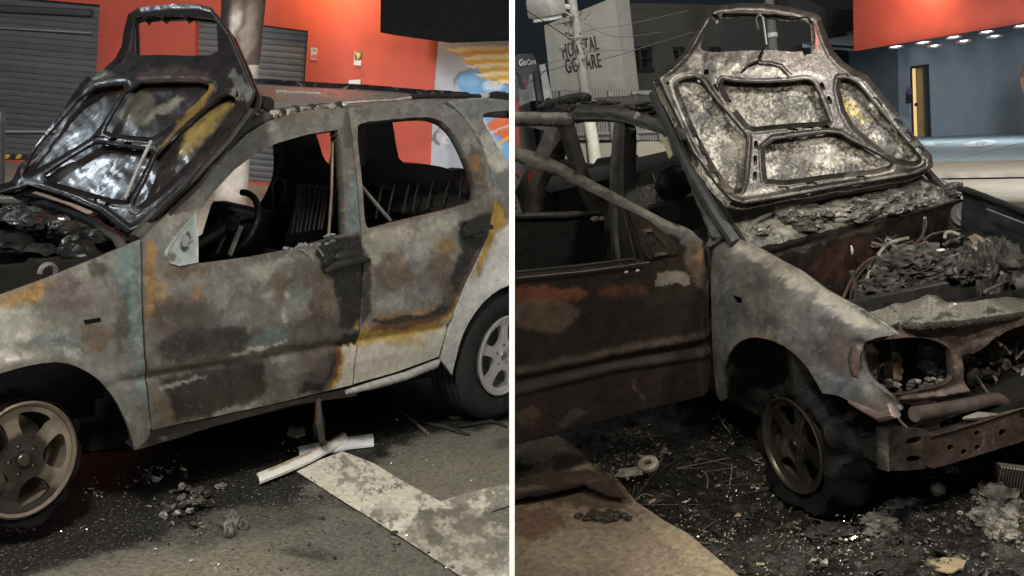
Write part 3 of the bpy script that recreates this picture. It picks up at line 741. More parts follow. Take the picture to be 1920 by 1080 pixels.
for i in range(22):
    tt = RNG.random(); x = 0 + 210 * tt; y = 385 + 55 * tt ** 1.6 + RNG.uniform(0, 30)
    m.lump(hit(L, x, y, 2, 1.05), (.10, .05, .03), 60 + i, .35, 1.8, 3, SOOT, (.20, .22, .23) if i % 3 == 0 else DARK, rotz(RNG.uniform(0, 3)), False)
m.build(L, 'cowl', M_HOODL, cl)
m = MB(); a = np.linspace(0, 5.2, 14); c0 = hit(L, 88, 512, 1, .55)
m.tube([c0 + .035 * np.array([math.cos(q), .2, math.sin(q)]) for q in a], .012, 8, (.3, .28, .26)); m.build(L, 'hose_clamp', M_RIM, cl)
m = MB(); pp = [hit(L, x, y, 1, .80) for x, y in ((-90, 600), (0, 566), (100, 528), (200, 487), (255, 460))]; m.tube([q + [0, 0, -.03] for q in pp], .03, 8, SOOT); m.build(L, 'fender_rail', M_SOOT, cl)

# --- bonnet, thrown back over the windscreen: outer skin, inner frame standing proud, pressed recesses
HL = plane3(L, (.851, .73, 1.147), (.548, -.73, 1.112), (.17, 0, 1.70))
z1 = lambda pts: zz(0, 0, 2, pts)
h_out = z1([(-30, 720), (60, 690), (85, 630), (150, 560), (240, 430), (320, 320), (346, 294), (400, 272), (445, 232), (468, 186), (478, 120), (492, 66), (530, 42), (650, 28), (760, 30), (805, 42), (830, 75), (875, 135), (920, 240), (966, 352), (958, 385), (900, 480), (830, 570), (700, 715), (580, 836), (530, 868), (490, 885), (380, 800), (250, 745), (120, 705), (0, 740)])
grl = smooth(z1([(512, 74), (540, 70), (548, 84), (556, 70), (600, 66), (612, 78), (622, 66), (690, 66), (700, 78), (712, 68), (800, 76), (820, 84), (826, 200), (800, 216), (740, 218), (600, 214), (530, 216), (514, 206)]), 0)
recB = smooth(z1([(502, 325), (640, 318), (800, 322), (792, 362), (600, 530), (520, 524), (402, 508), (410, 478)]), 1)
recC = smooth(z1([(338, 562), (372, 545), (470, 560), (572, 578), (585, 592), (500, 756), (460, 766), (330, 728), (172, 682), (180, 660)]), 1)
recA = smooth(z1([(474, 325), (478, 345), (380, 500), (340, 540), (140, 652), (96, 668), (108, 622), (200, 500), (330, 350)]), 1)
recD = smooth(z1([(866, 362), (902, 384), (890, 420), (770, 570), (620, 726), (520, 796), (508, 776), (560, 680), (612, 560), (820, 382)]), 1)
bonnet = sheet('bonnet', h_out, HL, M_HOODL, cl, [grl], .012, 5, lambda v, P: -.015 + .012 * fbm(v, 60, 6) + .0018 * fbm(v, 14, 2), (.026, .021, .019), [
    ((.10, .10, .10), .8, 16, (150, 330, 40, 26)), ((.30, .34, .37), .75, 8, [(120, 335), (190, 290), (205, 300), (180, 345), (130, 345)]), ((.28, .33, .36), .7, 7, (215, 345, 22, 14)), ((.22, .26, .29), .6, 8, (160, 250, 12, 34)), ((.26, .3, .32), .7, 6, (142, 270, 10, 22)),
    ((.13, .12, .09), .8, 12, (250, 200, 40, 36)), ((.30, .27, .21), .7, 6, [(262, 230), (285, 200), (320, 180), (348, 178), (320, 200), (285, 215)]), ((.30, .22, .07), .85, 16, [(350, 240), (400, 190), (436, 190), (400, 235), (350, 290), (330, 280)]), ((.2, .15, .05), .8, 12, [(330, 230), (400, 170), (410, 180), (340, 245)]),
], 10, 22, 6, SOOT)


def pressed(v, P):        # pressed frame: rolled lips at the rim and round each opening
    d = 1e9
    for q in (recA, recB, recC, recD): d = np.minimum(d, edist(v, q))
    e = edist(v, h_out)
    return .016 + .007 * np.exp(-(d / 2.4) ** 2) - .004 * np.exp(-((d - 8) / 3) ** 2) + .009 * np.exp(-(e / 2.6) ** 2) - .006 * np.exp(-((e - 9) / 4) ** 2) + .0016 * fbm(v, 18, 3)


slotL = [(190, 262, 9, 3), (215, 265, 9, 3), (244, 272, 9, 3), (206, 387, 6, 4), (185, 378, 6, 4), (448, 182, 3, 8)]
sl = [[(x + a * math.cos(q), y + b * math.sin(q)) for q in np.linspace(0, 6.28, 11)[:-1]] for x, y, a, b in slotL]
sheet('bonnet_frame', h_out, HL, M_HOODL, bonnet, [grl, recA, recB, recC, recD] + sl, .012, 3, pressed, (.020, .015, .0135), [
    ((.20, .20, .19), .6, 6, [(440, 130), (482, 178), (470, 195), (430, 150)]), ((.22, .21, .19), .6, 5, (448, 180, 10, 14)), ((.09, .06, .05), .7, 14, (330, 150, 70, 20)),
    ((.25, .28, .30), .6, 5, [(40, 346), (80, 330), (100, 340), (60, 352)]), ((.30, .20, .06), .6, 8, [(300, 280), (400, 165), (410, 170), (320, 280)]), ((.3, .3, .3), .5, 4, (245, 395, 20, 8)), ((.16, .13, .10), .6, 8, (190, 145, 24, 10))], 8, 18, 6, SOOT)
m = MB(); HQ = plane(L, hit(L, 275, 335, 1, .4), np.cross(np.array([.851, .73, 1.147]) - [.548, -.73, 1.112], np.array([.17, 0, 1.70]) - [.548, -.73, 1.112]))
q = HL(np.array([(298, 280), (272, 335), (250, 388)])); nr = HL.n / np.linalg.norm(HL.n); nr *= -np.sign(nr @ (q[0] - L.o))
m.tube(q + nr * .05, .008, 8, (.62, .60, .58)); m.build(L, 'bonnet_prop', M_RIM, bonnet)
m = MB()
m.tube(HL(np.array([(258, 448), (300, 400), (370, 332), (430, 268), (474, 208)])) + nr * .005, .014, 8, SOOT); m.build(L, 'bonnet_edge', M_SOOT, bonnet)

# ================================================================== left ground
gmat = M_GROUND


def gpaint(v, P):
    c = paint(v, (.128, .120, .098), [
        ((.095, .088, .072), .8, .35, (.6, 1.9, .7, .5)), ((.18, .165, .125), .7, .4, (-.8, 1.6, .8, .5)), ((.17, .155, .115), .7, .4, (1.1, 1.55, .5, .3)),
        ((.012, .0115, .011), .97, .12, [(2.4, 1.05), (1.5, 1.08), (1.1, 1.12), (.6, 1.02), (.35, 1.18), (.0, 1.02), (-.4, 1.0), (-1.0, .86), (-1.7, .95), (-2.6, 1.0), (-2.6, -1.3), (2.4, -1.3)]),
        ((.03, .028, .024), .7, .2, (.55, 1.2, .5, .16)), ((.02, .019, .018), .8, .12, (.6, 1.62, .08, .05)), ((.02, .019, .018), .8, .1, (.1, 1.35, .08, .05)), ((.022, .02, .018), .7, .1, (-1.45, 1.22, .4, .08)), ((.14, .12, .09), .5, .06, (1.35, 1.2, .3, .04)),
    ], .14, .3)
    return c * (1 + .25 * fbm(v, .05, 8))[:, None]


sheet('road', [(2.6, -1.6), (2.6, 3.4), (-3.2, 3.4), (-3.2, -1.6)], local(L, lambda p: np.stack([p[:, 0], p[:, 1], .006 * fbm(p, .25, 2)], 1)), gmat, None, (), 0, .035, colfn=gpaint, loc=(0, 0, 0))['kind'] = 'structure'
pav = MB(); pav.add([(14, -40, -.02), (14, 12, -.02), (-30, 12, -.02), (-30, -40, -.02)], [[0, 1, 2, 3]], (.128, .120, .098)); kind(pav.build(L, 'ground', gmat, None, (0, 0, -.02)))
fc = MB(); fc.add([(-2.2, -3.0, .004), (-2.2, -14, .004), (-16, -14, .004), (-16, -3.0, .004)], [[0, 1, 2, 3]], (.34, .31, .25)); kind(fc.build(L, 'pavement', M_CONC, None, (-9, -8, .004)))
G0 = plane(L, (0, 0, .010), (0, 0, 1))
ln = [(556, 884), (600, 862), (642, 846), (700, 868), (760, 905), (826, 940), (880, 922), (960, 905), (1010, 900), (1010, 930), (960, 946), (920, 960), (960, 1000), (1060, 1080), (1100, 1130), (1000, 1180), (872, 1086), (760, 1012), (650, 944)]
LINEP = [
    ((.20, .18, .14), .55, 12, [(740, 1000), (800, 960), (960, 960), (960, 1080), (860, 1080)]),
    ((.10, .09, .07), .8, 5, (832, 962, 50, 9)), ((.12, .11, .085), .75, 6, (880, 985, 26, 16)), ((.05, .045, .04), .8, 5, (818, 1010, 16, 12)), ((.12, .11, .09), .6, 7, (800, 985, 20, 24)), ((.12, .11, .09), .6, 5, (870, 955, 30, 6)), ((.11, .10, .08), .7, 5, (925, 965, 22, 16)), ((.10, .09, .07), .6, 5, (940, 1020, 14, 12)),
    ((.06, .05, .045), .8, 1.5, [(690, 918), (740, 908), (782, 912), (740, 913), (690, 921)]), ((.05, .045, .04), .8, 1.5, (636, 868, 4, 2)), ((.05, .045, .04), .8, 1.5, (648, 878, 3, 2)), ((.28, .26, .2), .5, 10, (720, 960, 30, 20))]


def linepaint(v, P):
    c = paint(v, (.56, .52, .43), LINEP, 16, 12, 9)
    b = np.interp(v[:, 0], [560, 760, 860, 960, 1060], [-.42, -.28, -.02, .04, .04]) + np.where((v[:, 1] < 955) & (v[:, 0] > 826), .10, 0)
    m_ = sstep((fbm(v, 22, 41) + .8 * fbm(v, 6, 43) + b) * 2.6 + .5)[:, None] * .72
    g_ = np.array((.128, .120, .098)) * (1 + .3 * fbm(v, 4, 3))[:, None]
    return c * (1 - m_) + g_ * m_


road_line = sheet('parking_line', ln, G0, M_PAINTLINE, None, (), 0, 2.8, None, colfn=linepaint, loc=(0, 1.4, .01))
kind(road_line)


def debris(F, name, label, cat, npx, poly, zr, size, cols, mat_, seed=0, stuff=True, flat=.35):
    rg = np.random.default_rng(seed); poly = np.array(poly, float); mn = poly.min(0); mx = poly.max(0); m = MB(); n = 0
    while n < npx:
        p = rg.uniform(mn, mx, (1, 2))
        if not inside(p, poly)[0] or fbm(p, 55, seed)[0] + .6 * fbm(p, 18, seed + 5)[0] < rg.uniform(-.25, .35): continue
        z = rg.uniform(*zr); q = F.o + F.rays(p)[0] * ((z - F.o[2]) / F.rays(p)[0][2])
        s = size * np.exp(rg.normal(0, .5)); kq = rg.integers(4, 7); a = np.sort(rg.uniform(0, 2 * np.pi, kq)); A = rotz(rg.uniform(0, 6.28)) @ rotx(rg.normal(0, .5)) @ roty(rg.normal(0, .5))
        v = np.stack([np.cos(a) * s, np.sin(a) * s * rg.uniform(.3, 1), rg.normal(0, .1, kq) * s], 1); w = v * .7 + np.array([0, 0, s * flat])
        m.add(np.vstack([v, w]) @ A.T + q, [list(range(kq))[::-1], [kq + i for i in range(kq)]] + [[i, (i + 1) % kq, kq + (i + 1) % kq, kq + i] for i in range(kq)], cols[rg.integers(len(cols))]); n += 1
    o = m.build(F, name, mat_, None, None, False); tag(o, label, cat)
    if stuff: o['kind'] = 'stuff'
    return o


debris(L, 'glass_fragments', 'tiny pale glass fragments scattered on the wet road beside the left car', 'fragments', 420, [(0, 985), (150, 930), (300, 860), (560, 800), (860, 770), (950, 800), (955, 1070), (420, 1075), (200, 1020), (60, 1000)], (.006, .012), .0035, [(.7, .7, .68), (.4, .38, .33), (.25, .22, .18)], M_SHARD, 3)
debris(L, 'wheel_debris', 'crumbs of pale ash and glass along the soot edge by the burnt front wheel', 'debris', 170, [(0, 980), (60, 985), (140, 960), (150, 900), (230, 880), (330, 850), (345, 880), (210, 940), (120, 985), (0, 1010)], (.004, .012), .007, [(.6, .58, .54), (.4, .34, .25), (.1, .09, .08), (.05, .05, .05)], M_CHAR, 5)
debris(L, 'soot_crumbs', 'small black burnt crumbs strewn on the road left of the parking line', 'debris', 260, [(300, 900), (560, 880), (700, 960), (860, 1070), (430, 1070), (250, 1010)], (.006, .012), .006, [(.02, .02, .02), (.05, .045, .04), (.16, .14, .11)], M_CHAR, 6)
m = MB()
for i in range(34):
    x = RNG.normal(360, 34); y = RNG.normal(938, 16); p = hit(L, x, y, 2, .01 + .05 * RNG.random() * max(0, 1 - abs(x - 360) / 60))
    c = [(.26, .25, .24), (.12, .10, .09), (.04, .034, .03), (.06, .045, .035)][RNG.integers(4)]
    m.lump(p, (RNG.uniform(.008, .026), RNG.uniform(.008, .024), RNG.uniform(.006, .018)), i, .8, 2.6, 2, c, (.04, .035, .03), None, True)
for i in range(8):
    p = hit(L, 432 + RNG.normal(0, 8), 975 + RNG.normal(0, 10), 2, .02); m.lump(p, (.02, .02, .03), 90 + i, .7, 2.6, 2, (.05, .045, .04), (.2, .19, .18), None, True)
tag(m.build(L, 'ash_heap', M_CHAR), 'small heap of grey ash and burnt scraps on the road below the front door', 'ash heap')['kind'] = 'stuff'
# white trim strips and scraps under the car


def strip(F, pts, wd, th, name, label, cat, col, z=.02, patches=(), lift=None):
    q = np.array(pts, float); d = np.gradient(q, axis=0); n = np.stack([-d[:, 1], d[:, 0]], 1); n /= np.linalg.norm(n, axis=1)[:, None]
    poly = np.vstack([q + n * wd / 2, (q - n * wd / 2)[::-1]])
    o = sheet(name, poly, plane(F, (0, 0, z), (0, 0, 1)), M_PLASTIC, None, (), th, 4, lambda v, P: .012 * np.cos(np.clip(edist(v, q, False) / (wd / 2), 0, 1) * 1.4) + (lift(v) if lift else 0), col, patches, 3, 12)
    return tag(o, label, cat)


strip(L, [(484, 896), (530, 878), (580, 856), (620, 834), (648, 817)], 17, .012, 'plastic_trim', 'long cream white plastic trim strip with scorched edge lying across the end of the parking line', 'trim strip', (.72, .71, .66), .03, [(RUST, .8, 2, [(500, 884), (560, 858), (600, 838), (602, 843), (560, 864), (505, 890)]), ((.12, .1, .09), .8, 2, [(600, 830), (650, 810), (648, 816), (606, 838)])])
strip(L, [(560, 848), (610, 838), (655, 829), (700, 824)], 20, .012, 'plastic_trim', 'short bluish white plastic trim piece lying behind the longer cream strip', 'trim strip', (.66, .68, .72), .015)
strip(L, [(541, 806), (556, 812), (570, 807)], 15, .01, 'plastic_scrap', 'small pale scrap of plastic lying under the sill of the left car', 'plastic scrap', (.60, .60, .55), .01)
m = MB(); m.tube([hit(L, 596, 745, 1, .86), hit(L, 598, 790, 1, .87), hit(L, 606, 838, 2, .02)], [.012, .02, .014], 8, (.05, .035, .03)); m.lump(hit(L, 598, 805, 2, .06), (.04, .02, .09), 4, .3, 2, 3, (.05, .045, .04)); tag(m.build(L, 'hanging_strip', M_CHAR), 'charred rubber strip hanging from the sill down to the white trim strips', 'rubber strip')
m = MB(); m.tube([hit(L, 734, 756, 2, .02), hit(L, 770, 786, 2, .02), hit(L, 803, 814, 2, .012)], .010, 8, (.12, .10, .085)); tag(m.build(L, 'metal_rod', M_CHAR), 'thin burnt metal rod lying on the road in front of the rear wheel', 'rod')
m = MB()
for a in (((800, 765), (850, 785), (900, 780)), ((860, 800), (920, 790), (950, 800)), ((780, 790), (830, 800), (880, 815))): m.tube([hit(L, x, y, 2, .012) for x, y in a], [.006, .016, .006], 6, SOOT)
tag(m.build(L, 'burnt_hose', M_CHAR), 'melted black hose scraps on the road at the foot of the unburnt rear wheel', 'hose')

# ================================================================== left background: orange shop wall, shutters, mural
B0 = hit(L, 470, 346, 2, 0); u0 = np.array([L.M[0, 0], L.M[0, 1], 0]); u0 /= np.linalg.norm(u0); th0 = -.10
u0 = rotz(th0) @ u0; n0 = np.array([u0[1], -u0[0], 0]); n0 = n0 * np.sign(n0 @ (L.o - B0))
WP = plane(L, B0, n0)
ORNG = (.50, .086, .052)
ob = thing(L, 'shop_building', 'orange rendered shop building with grey roller shutters behind the left car', 'building', B0)
s1 = [(-260, -30), (187, 9), (172, 300), (-260, 300)]; s2 = [(366, 30), (578, 58), (558, 345), (366, 336)]
wallpoly = [(-300, -420), (1000, -420), (1000, 60), (820, 76), (812, 200), (803, 420), (803, 470), (470, 352), (-300, 352)]
sheet('wall', wallpoly, WP, M_WALL, ob, [s1, s2], .22, 12, None, ORNG, [((.40, .068, .042), .5, 10, (700, 240, 120, 60)), ((.36, .06, .04), .6, 5, [(662, 124), (678, 124), (680, 175), (672, 190), (664, 160)]), ((.36, .06, .038), .5, 6, [(176, 10), (200, 12), (196, 300), (172, 300)]), ((.55, .10, .06), .4, 20, (520, 10, 60, 24)), ((.40, .07, .045), .4, 4, [(578, 40), (584, 40), (580, 200), (572, 200)]), ((.42, .07, .045), .35, 3, [(740, 76), (748, 76), (746, 150), (742, 150)])], 8, 26)


def shutter(poly, colr):
    P = plane(L, B0 - n0 * .16, n0)
    o = sheet('roller_shutter', poly, P, M_SHUT, ob, (), .02, 3.4 if False else 5, None, colr)
    # slats: real corrugation, one strip per slat
    q = P(np.array(poly)); zmin = q[:, 2].min(); zmax = q[:, 2].max(); e0 = (q - B0) @ u0; m = MB(); z = zmin; pitch = .085
    while z < zmax:
        zz_ = [(z + .0, .0), (z + .012, .014), (z + pitch * .55, .020), (z + pitch - .012, .012), (z + pitch, 0)]
        vs = []; 
        for a, b in zz_:
            for e in (e0.min() + .02, e0.max() - .02): vs.append(B0 - n0 * (.155 - b) + u0 * e + np.array([0, 0, a - B0[2]]))
        m.add(vs, [[2 * i, 2 * i + 1, 2 * i + 3, 2 * i + 2] for i in range(4)], tuple(np.array(colr) * RNG.uniform(.86, 1.1))); z += pitch
    m.build(L, 'slats', M_SHUT, o, shade=False); return o


shutter([(-300, -60), (200, -20), (185, 292), (-300, 292)], (.15, .16, .18)); shutter([(356, 10), (590, 40), (570, 350), (356, 342)], (.15, .16, .175))
m = MB(); W2 = plane(L, B0 - n0 * .05, n0)
q = W2(np.array([(-260, 4), (172, 24)])); m.tube(q, .05, 8, (.09, .095, .10)); q = W2(np.array([(-260, 246), (172, 247)])); m.tube(q, .018, 8, (.45, .47, .48)); q = W2(np.array([(-260, 37), (172, 62)])); m.tube(q, .012, 8, (.35, .36, .37))
m.build(L, 'shutter_rail', M_SHUT, ob)
m = MB()
for i in range(16):
    a = W2(np.array([(-40 + i * 11, 289), (-32 + i * 11, 289), (-36 + i * 11, 297), (-44 + i * 11, 297)])) + n0 * .06
    m.add(a, [[0, 1, 2, 3]], (.72, .52, .05) if i % 2 else (.03, .03, .03))
m.build(L, 'hazard_stripe', M_SIGN, ob)
cp = plane(L, B0 + n0 * 2.2, n0)
sheet('canopy', [(716, -200), (1100, -200), (1100, 60), (955, 71), (820, 76), (713, 61)], cp, M_VOID, ob, (), 1.0, 30, None, (.005, .005, .005))
# signs on the orange wall


def wallsign(name, label, poly, colr, extra=(), off=.02, matn=M_SIGN):
    P = plane(L, B0 + n0 * off, n0); o = sheet(name, poly, P, matn, None, (), .015, 3, None, colr, extra, 0, 10)
    return tag(o, label, 'sign')


wallsign('wall_sign', 'white and red safety notice on the orange wall beside the right shutter', [(583, 89), (595, 90), (594, 113), (582, 112)], (.55, .52, .5), [((.5, .06, .05), .8, 1, [(583, 101), (595, 102), (594, 112), (582, 111)]), ((.1, .1, .1), .8, 1, (589, 95, 3, 3))])
wallsign('wall_sign', 'black and yellow warning notice with a white lower strip on the orange wall', [(665, 95), (678, 95), (677, 123), (663, 122)], (.62, .60, .55), [((.05, .045, .03), 1, 1, [(665, 95), (678, 95), (678, 113), (664, 113)]), ((.75, .5, .03), 1, 1, [(667, 99), (676, 99), (671, 112)])])
wallsign('wall_panel', 'white rectangular panel low on the orange wall just above the car roof', [(654, 150), (676, 149), (674, 182), (652, 182)], (.62, .65, .66), [((.25, .27, .28), .6, 1, (663, 161, 3, 5))], .05)
# mural wall
Bm = WP(np.array([(815, 190)]))[0]; um = rotz(-.42) @ u0
if um @ (L.o - Bm) < (rotz(.42) @ u0) @ (L.o - Bm): um = rotz(.42) @ u0
nm = np.array([um[1], -um[0], 0]); nm *= np.sign(nm @ (L.o - Bm))
MP = plane(L, Bm, nm); BLW = (.40, .45, .52)
wing = []
for i in range(9):                                              # golden feathers, each a long tapering stroke
    y0 = 92 + i * 7.5; x0 = 834 + i * 9 + (i % 3) * 5
    wing.append(((.72, .42, .07) if i % 2 else (.85, .72, .42), .97, 1.2, [(x0, y0 + 1), (x0 + 40, y0 - 4), (1010, y0 - 10 + i), (1010, y0 + 3 + i), (x0 + 50, y0 + 6), (x0 + 12, y0 + 5)]))
    wing.append(((.20, .09, .02), .9, 1.2, [(x0 + 14, y0 + 5), (x0 + 55, y0 + 7), (1010, y0 + 4 + i), (1010, y0 + 6 + i), (x0 + 50, y0 + 9)]))
crack = [((.10, .11, .13), .85, 1.5, p) for p in ([(808, 262), (812, 252), (820, 246), (822, 240), (832, 236), (824, 243), (823, 249), (814, 255), (811, 264)], [(816, 252), (812, 262), (822, 274), (828, 270), (820, 262)])]
mural = [((.30, .34, .40), .6, 10, (850, 290, 26, 30)), ((.50, .53, .60), .7, 10, (800, 300, 40, 60)), ((.14, .36, .62), .97, 5, smooth([(852, 150), (862, 136), (890, 128), (930, 132), (1010, 150), (1010, 290), (960, 290), (930, 262), (905, 210), (868, 176)], 1)), ((.62, .72, .80), .8, 8, (925, 160, 20, 10)), ((.22, .46, .70), .8, 8, (880, 152, 20, 12)),
         ((.03, .04, .05), .5, 2, [(850, 148), (862, 134), (890, 127), (864, 139), (854, 154), (852, 168)]), ((.30, .33, .36), .7, 5, (846, 268, 14, 12)), ((.60, .63, .66), .8, 4, (836, 262, 8, 8)), ((.20, .34, .45), .7, 4, (842, 262, 6, 4))] + wing + crack + [
         ((.62, .14, .03), .95, 3, [(912, 236), (930, 220), (1010, 206), (1010, 300), (952, 268)]), ((.75, .45, .05), .9, 1.5, [(930, 268), (1010, 222), (1010, 228), (934, 272)]), ((.6, .6, .55), .8, 1.5, [(918, 248), (1010, 212), (1010, 215), (920, 251)]), ((.15, .38, .62), .9, 2, [(935, 282), (1010, 240), (1010, 320), (960, 310)])]
mw = sheet('mural_wall', [(815, -300), (1140, -300), (1140, 470), (803, 470), (803, 420), (812, 200)], MP, M_WALL, None, (), .2, 3, None, BLW, mural, 3, 14)
tag(mw, 'pale blue wall painted with a golden wing and a hole of blue sky, right of the orange wall', 'wall')
# pole
pb = hit(L, 452, 396, 2, 0); PD = plane(L, pb, n0); pt = PD(np.array([(455, -140)]))[0]
pole = thing(L, 'utility_pole', 'old concrete utility pole with scorched left face and white painted foot behind the left car', 'pole', pb)


def polemesh(name, y0, y1, colr, pats, grow=0):
    wl = lambda y: np.interp(y, [-150, 0, 120, 290, 400], [424, 417, 412, 406, 403]) - grow; wr = lambda y: np.interp(y, [-150, 0, 120, 290, 400], [506, 497, 485, 467, 461]) + grow
    ys = np.linspace(y0, y1, 40); vs = []; n = 26
    for y in ys:
        a = PD(np.array([(wl(y), y)]))[0]; b = PD(np.array([(wr(y), y)]))[0]; c = (a + b) / 2; r = np.linalg.norm(b - a) / 2; e = (b - a) / (2 * r)
        for q in np.linspace(0, 2 * np.pi, n, endpoint=False): vs.append(c + e * r * math.cos(q) + n0 * r * math.sin(q))
    vs = np.array(vs); fs = [[i * n + j, i * n + (j + 1) % n, (i + 1) * n + (j + 1) % n, (i + 1) * n + j] for i in range(len(ys) - 1) for j in range(n)]
    px = np.array([(np.cos(q) * 40 + 457, y) for y in ys for q in np.linspace(0, 2 * np.pi, n, endpoint=False)])
    return finish(L, name, vs, fs, M_CONC, pole, paint(px, colr, pats, 14, 22))


polemesh('shaft', -150, 400, (.085, .066, .052), [(SOOT, .95, 5, [(400, -160), (446, -160), (444, 60), (436, 200), (410, 200)]), ((.5, .47, .44), .8, 3, [(450, 10), (458, 0), (456, 60), (450, 90), (447, 60)]), ((.28, .24, .20), .7, 8, (478, 60, 10, 50)), (SOOT, .7, 4, [(462, -20), (475, 0), (466, 20)])])
polemesh('white_band', 122, 401, (.46, .43, .38), [((.3, .25, .2), .8, 4, [(400, 372), (520, 366), (520, 410), (400, 410)]), ((.15, .12, .1), .7, 6, (415, 300, 14, 60))], .5)
m = MB(); q = PD(np.array([(-3, 420), (-3, 330), (-3, 230), (-3, 206)])); 
q = np.array([hit(L, x, y, 1, -2.2) for x, y in ((0, 420), (0, 330), (0, 230), (-1, 210), (-3, 204))]); m.tube(q, [.03, .03, .03, .026, .01], 12, (.10, .10, .12))
tag(m.build(L, 'bollard', mat('dull_steel', .4, .4, .1, 10, .05, 40, .1)), 'rounded grey steel post at the left edge in front of the roller shutter', 'post')

# ================================================================== RIGHT HALF: the burnt SUV seen from its front corner
cr = thing(R, 'burnt_suv', 'gutted dark SUV with open doors and bare engine bay by the hospital sign', 'car', (0, 0, 0))
SR = bodyside(R, -1)
KS = -.198
STEEL = (.17, .17, .165); RB = (.105, .072, .060); RED = (.19, .075, .045); ASHT = (.46, .43, .35)


def cross(x0, off=(0, 0, 0)): return plane(R, (x0, 0, 0), (1, -KS, 0))      # a cross-car surface


archR = smooth([(1547, 735), (1536, 712), (1518, 686), (1494, 660), (1468, 643), (1440, 633), (1416, 631), (1396, 637), (1378, 652), (1366, 680), (1361, 715), (1364, 746)], 1, False)
fR = [(1335, 462), (1338, 446), (1346, 436), (1370, 446), (1402, 465), (1440, 487), (1480, 508), (1522, 540), (1560, 562), (1608, 588), (1636, 606), (1664, 629), (1640, 633), (1618, 642), (1605, 656), (1606, 680), (1614, 703), (1632, 724), (1652, 738), (1666, 744), (1670, 764), (1680, 772), (1676, 780), (1650, 778), (1622, 766), (1604, 757), (1572, 742)] + archR.tolist() + [(1352, 752), (1343, 740), (1338, 690), (1334, 600), (1333, 520)]
topR = [(1340, 440), (1402, 465), (1480, 508), (1560, 562), (1664, 629)]


def fender_crown(v, P):
    d = edist(v, topR, False); return -.05 * np.exp(-(d / 20) ** 2) + .016 * np.exp(-(edist(v, archR, False) / 13) ** 2) + .004 * fbm(v, 50, 3) + .0012 * fbm(v, 9, 8) - .03 * np.exp(-(edist(v, [(1604, 650), (1606, 690), (1640, 735), (1672, 768)], False) / 14) ** 2)


sheet('fender', fR, SR, M_BODYR, cr, [[(1372, 553), (1390, 558), (1392, 571), (1375, 568)]], .02, 4, fender_crown, (.125, .125, .12), [
    (ASHT, .6, 12, [(1345, 436), (1402, 460), (1480, 502), (1560, 556), (1660, 625), (1610, 612), (1540, 575), (1470, 530), (1400, 485), (1350, 458)]), ((.12, .13, .14), .8, 20, (1355, 600, 18, 100)), (PALE, .35, 16, (1455, 570, 60, 26)), ((.2, .2, .2), .6, 14, (1500, 610, 44, 26)), (RB, .5, 14, (1570, 660, 26, 40)), (RB, .6, 10, (1640, 755, 30, 16)),
    ((.14, .165, .19), .8, 5, [(1548, 705), (1580, 705), (1602, 726), (1596, 742), (1570, 738), (1552, 728)]), (BROWN, .7, 5, [(1372, 650), (1420, 622), (1470, 634), (1530, 690), (1520, 694), (1460, 648), (1410, 640), (1376, 672)]), (SOOT, .35, 16, (1420, 500, 30, 12)), ((.09, .09, .09), .5, 10, (1430, 600, 14, 26)),
], 14, 18, 3, SOOT)
m = MB()
m.tube(SR(np.array([(1664, 756), (1676, 774), (1650, 780), (1622, 768), (1590, 752)])) + [.01, 0, 0], [.012, .022, .022, .016, .008], 8, (.16, .12, .11)); m.build(R, 'fender_lip', M_BODYR, cr)
# --- open front door: plane across the hinge
hA = np.array([.866, -.86, 1.124]); hB = np.array([.732, -.88, .399]); hC = np.array([.72, -1.93, .41])
FD = plane3(R, hA, hB, hC)
z3 = lambda pts: zz(960, 160, 3, pts)
fdo = [(880, 274), (930, 272), (965, 277), (1012, 289), (1060, 311), (1120, 344), (1200, 388), (1260, 419), (1296, 432), (1318, 452), (1332, 482), (1334, 520), (1334, 600), (1337, 690), (1333, 738), (1280, 752), (1200, 770), (1100, 795), (965, 833), (880, 856)]
fwh = [(880, 300), (930, 298), (968, 304), (1027, 323), (1093, 353), (1147, 380), (1177, 393), (1192, 430), (1212, 490), (1150, 500), (1070, 509), (965, 521), (880, 530)]
mold = [(880, 722), (965, 700), (1150, 662), (1330, 630)]; mold2 = [(880, 768), (965, 738), (1150, 692), (1336, 664)]


def door_relief(v, P):
    fr = np.exp(-(edist(v, [(880, 287), (965, 291), (1040, 312), (1110, 350), (1200, 400), (1290, 448)], False) / 10) ** 2)
    return .007 * fr + .016 * np.exp(-(edist(v, mold, False) / 7) ** 2) + .014 * np.exp(-(edist(v, mold2, False) / 6) ** 2) - .012 * np.exp(-(edist(v, [(880, 745), (965, 719), (1150, 677), (1332, 648)], False) / 6) ** 2) + .004 * fbm(v, 70, 2) - .03 * np.exp(-((v[:, 0] - 1336) / 12) ** 2)


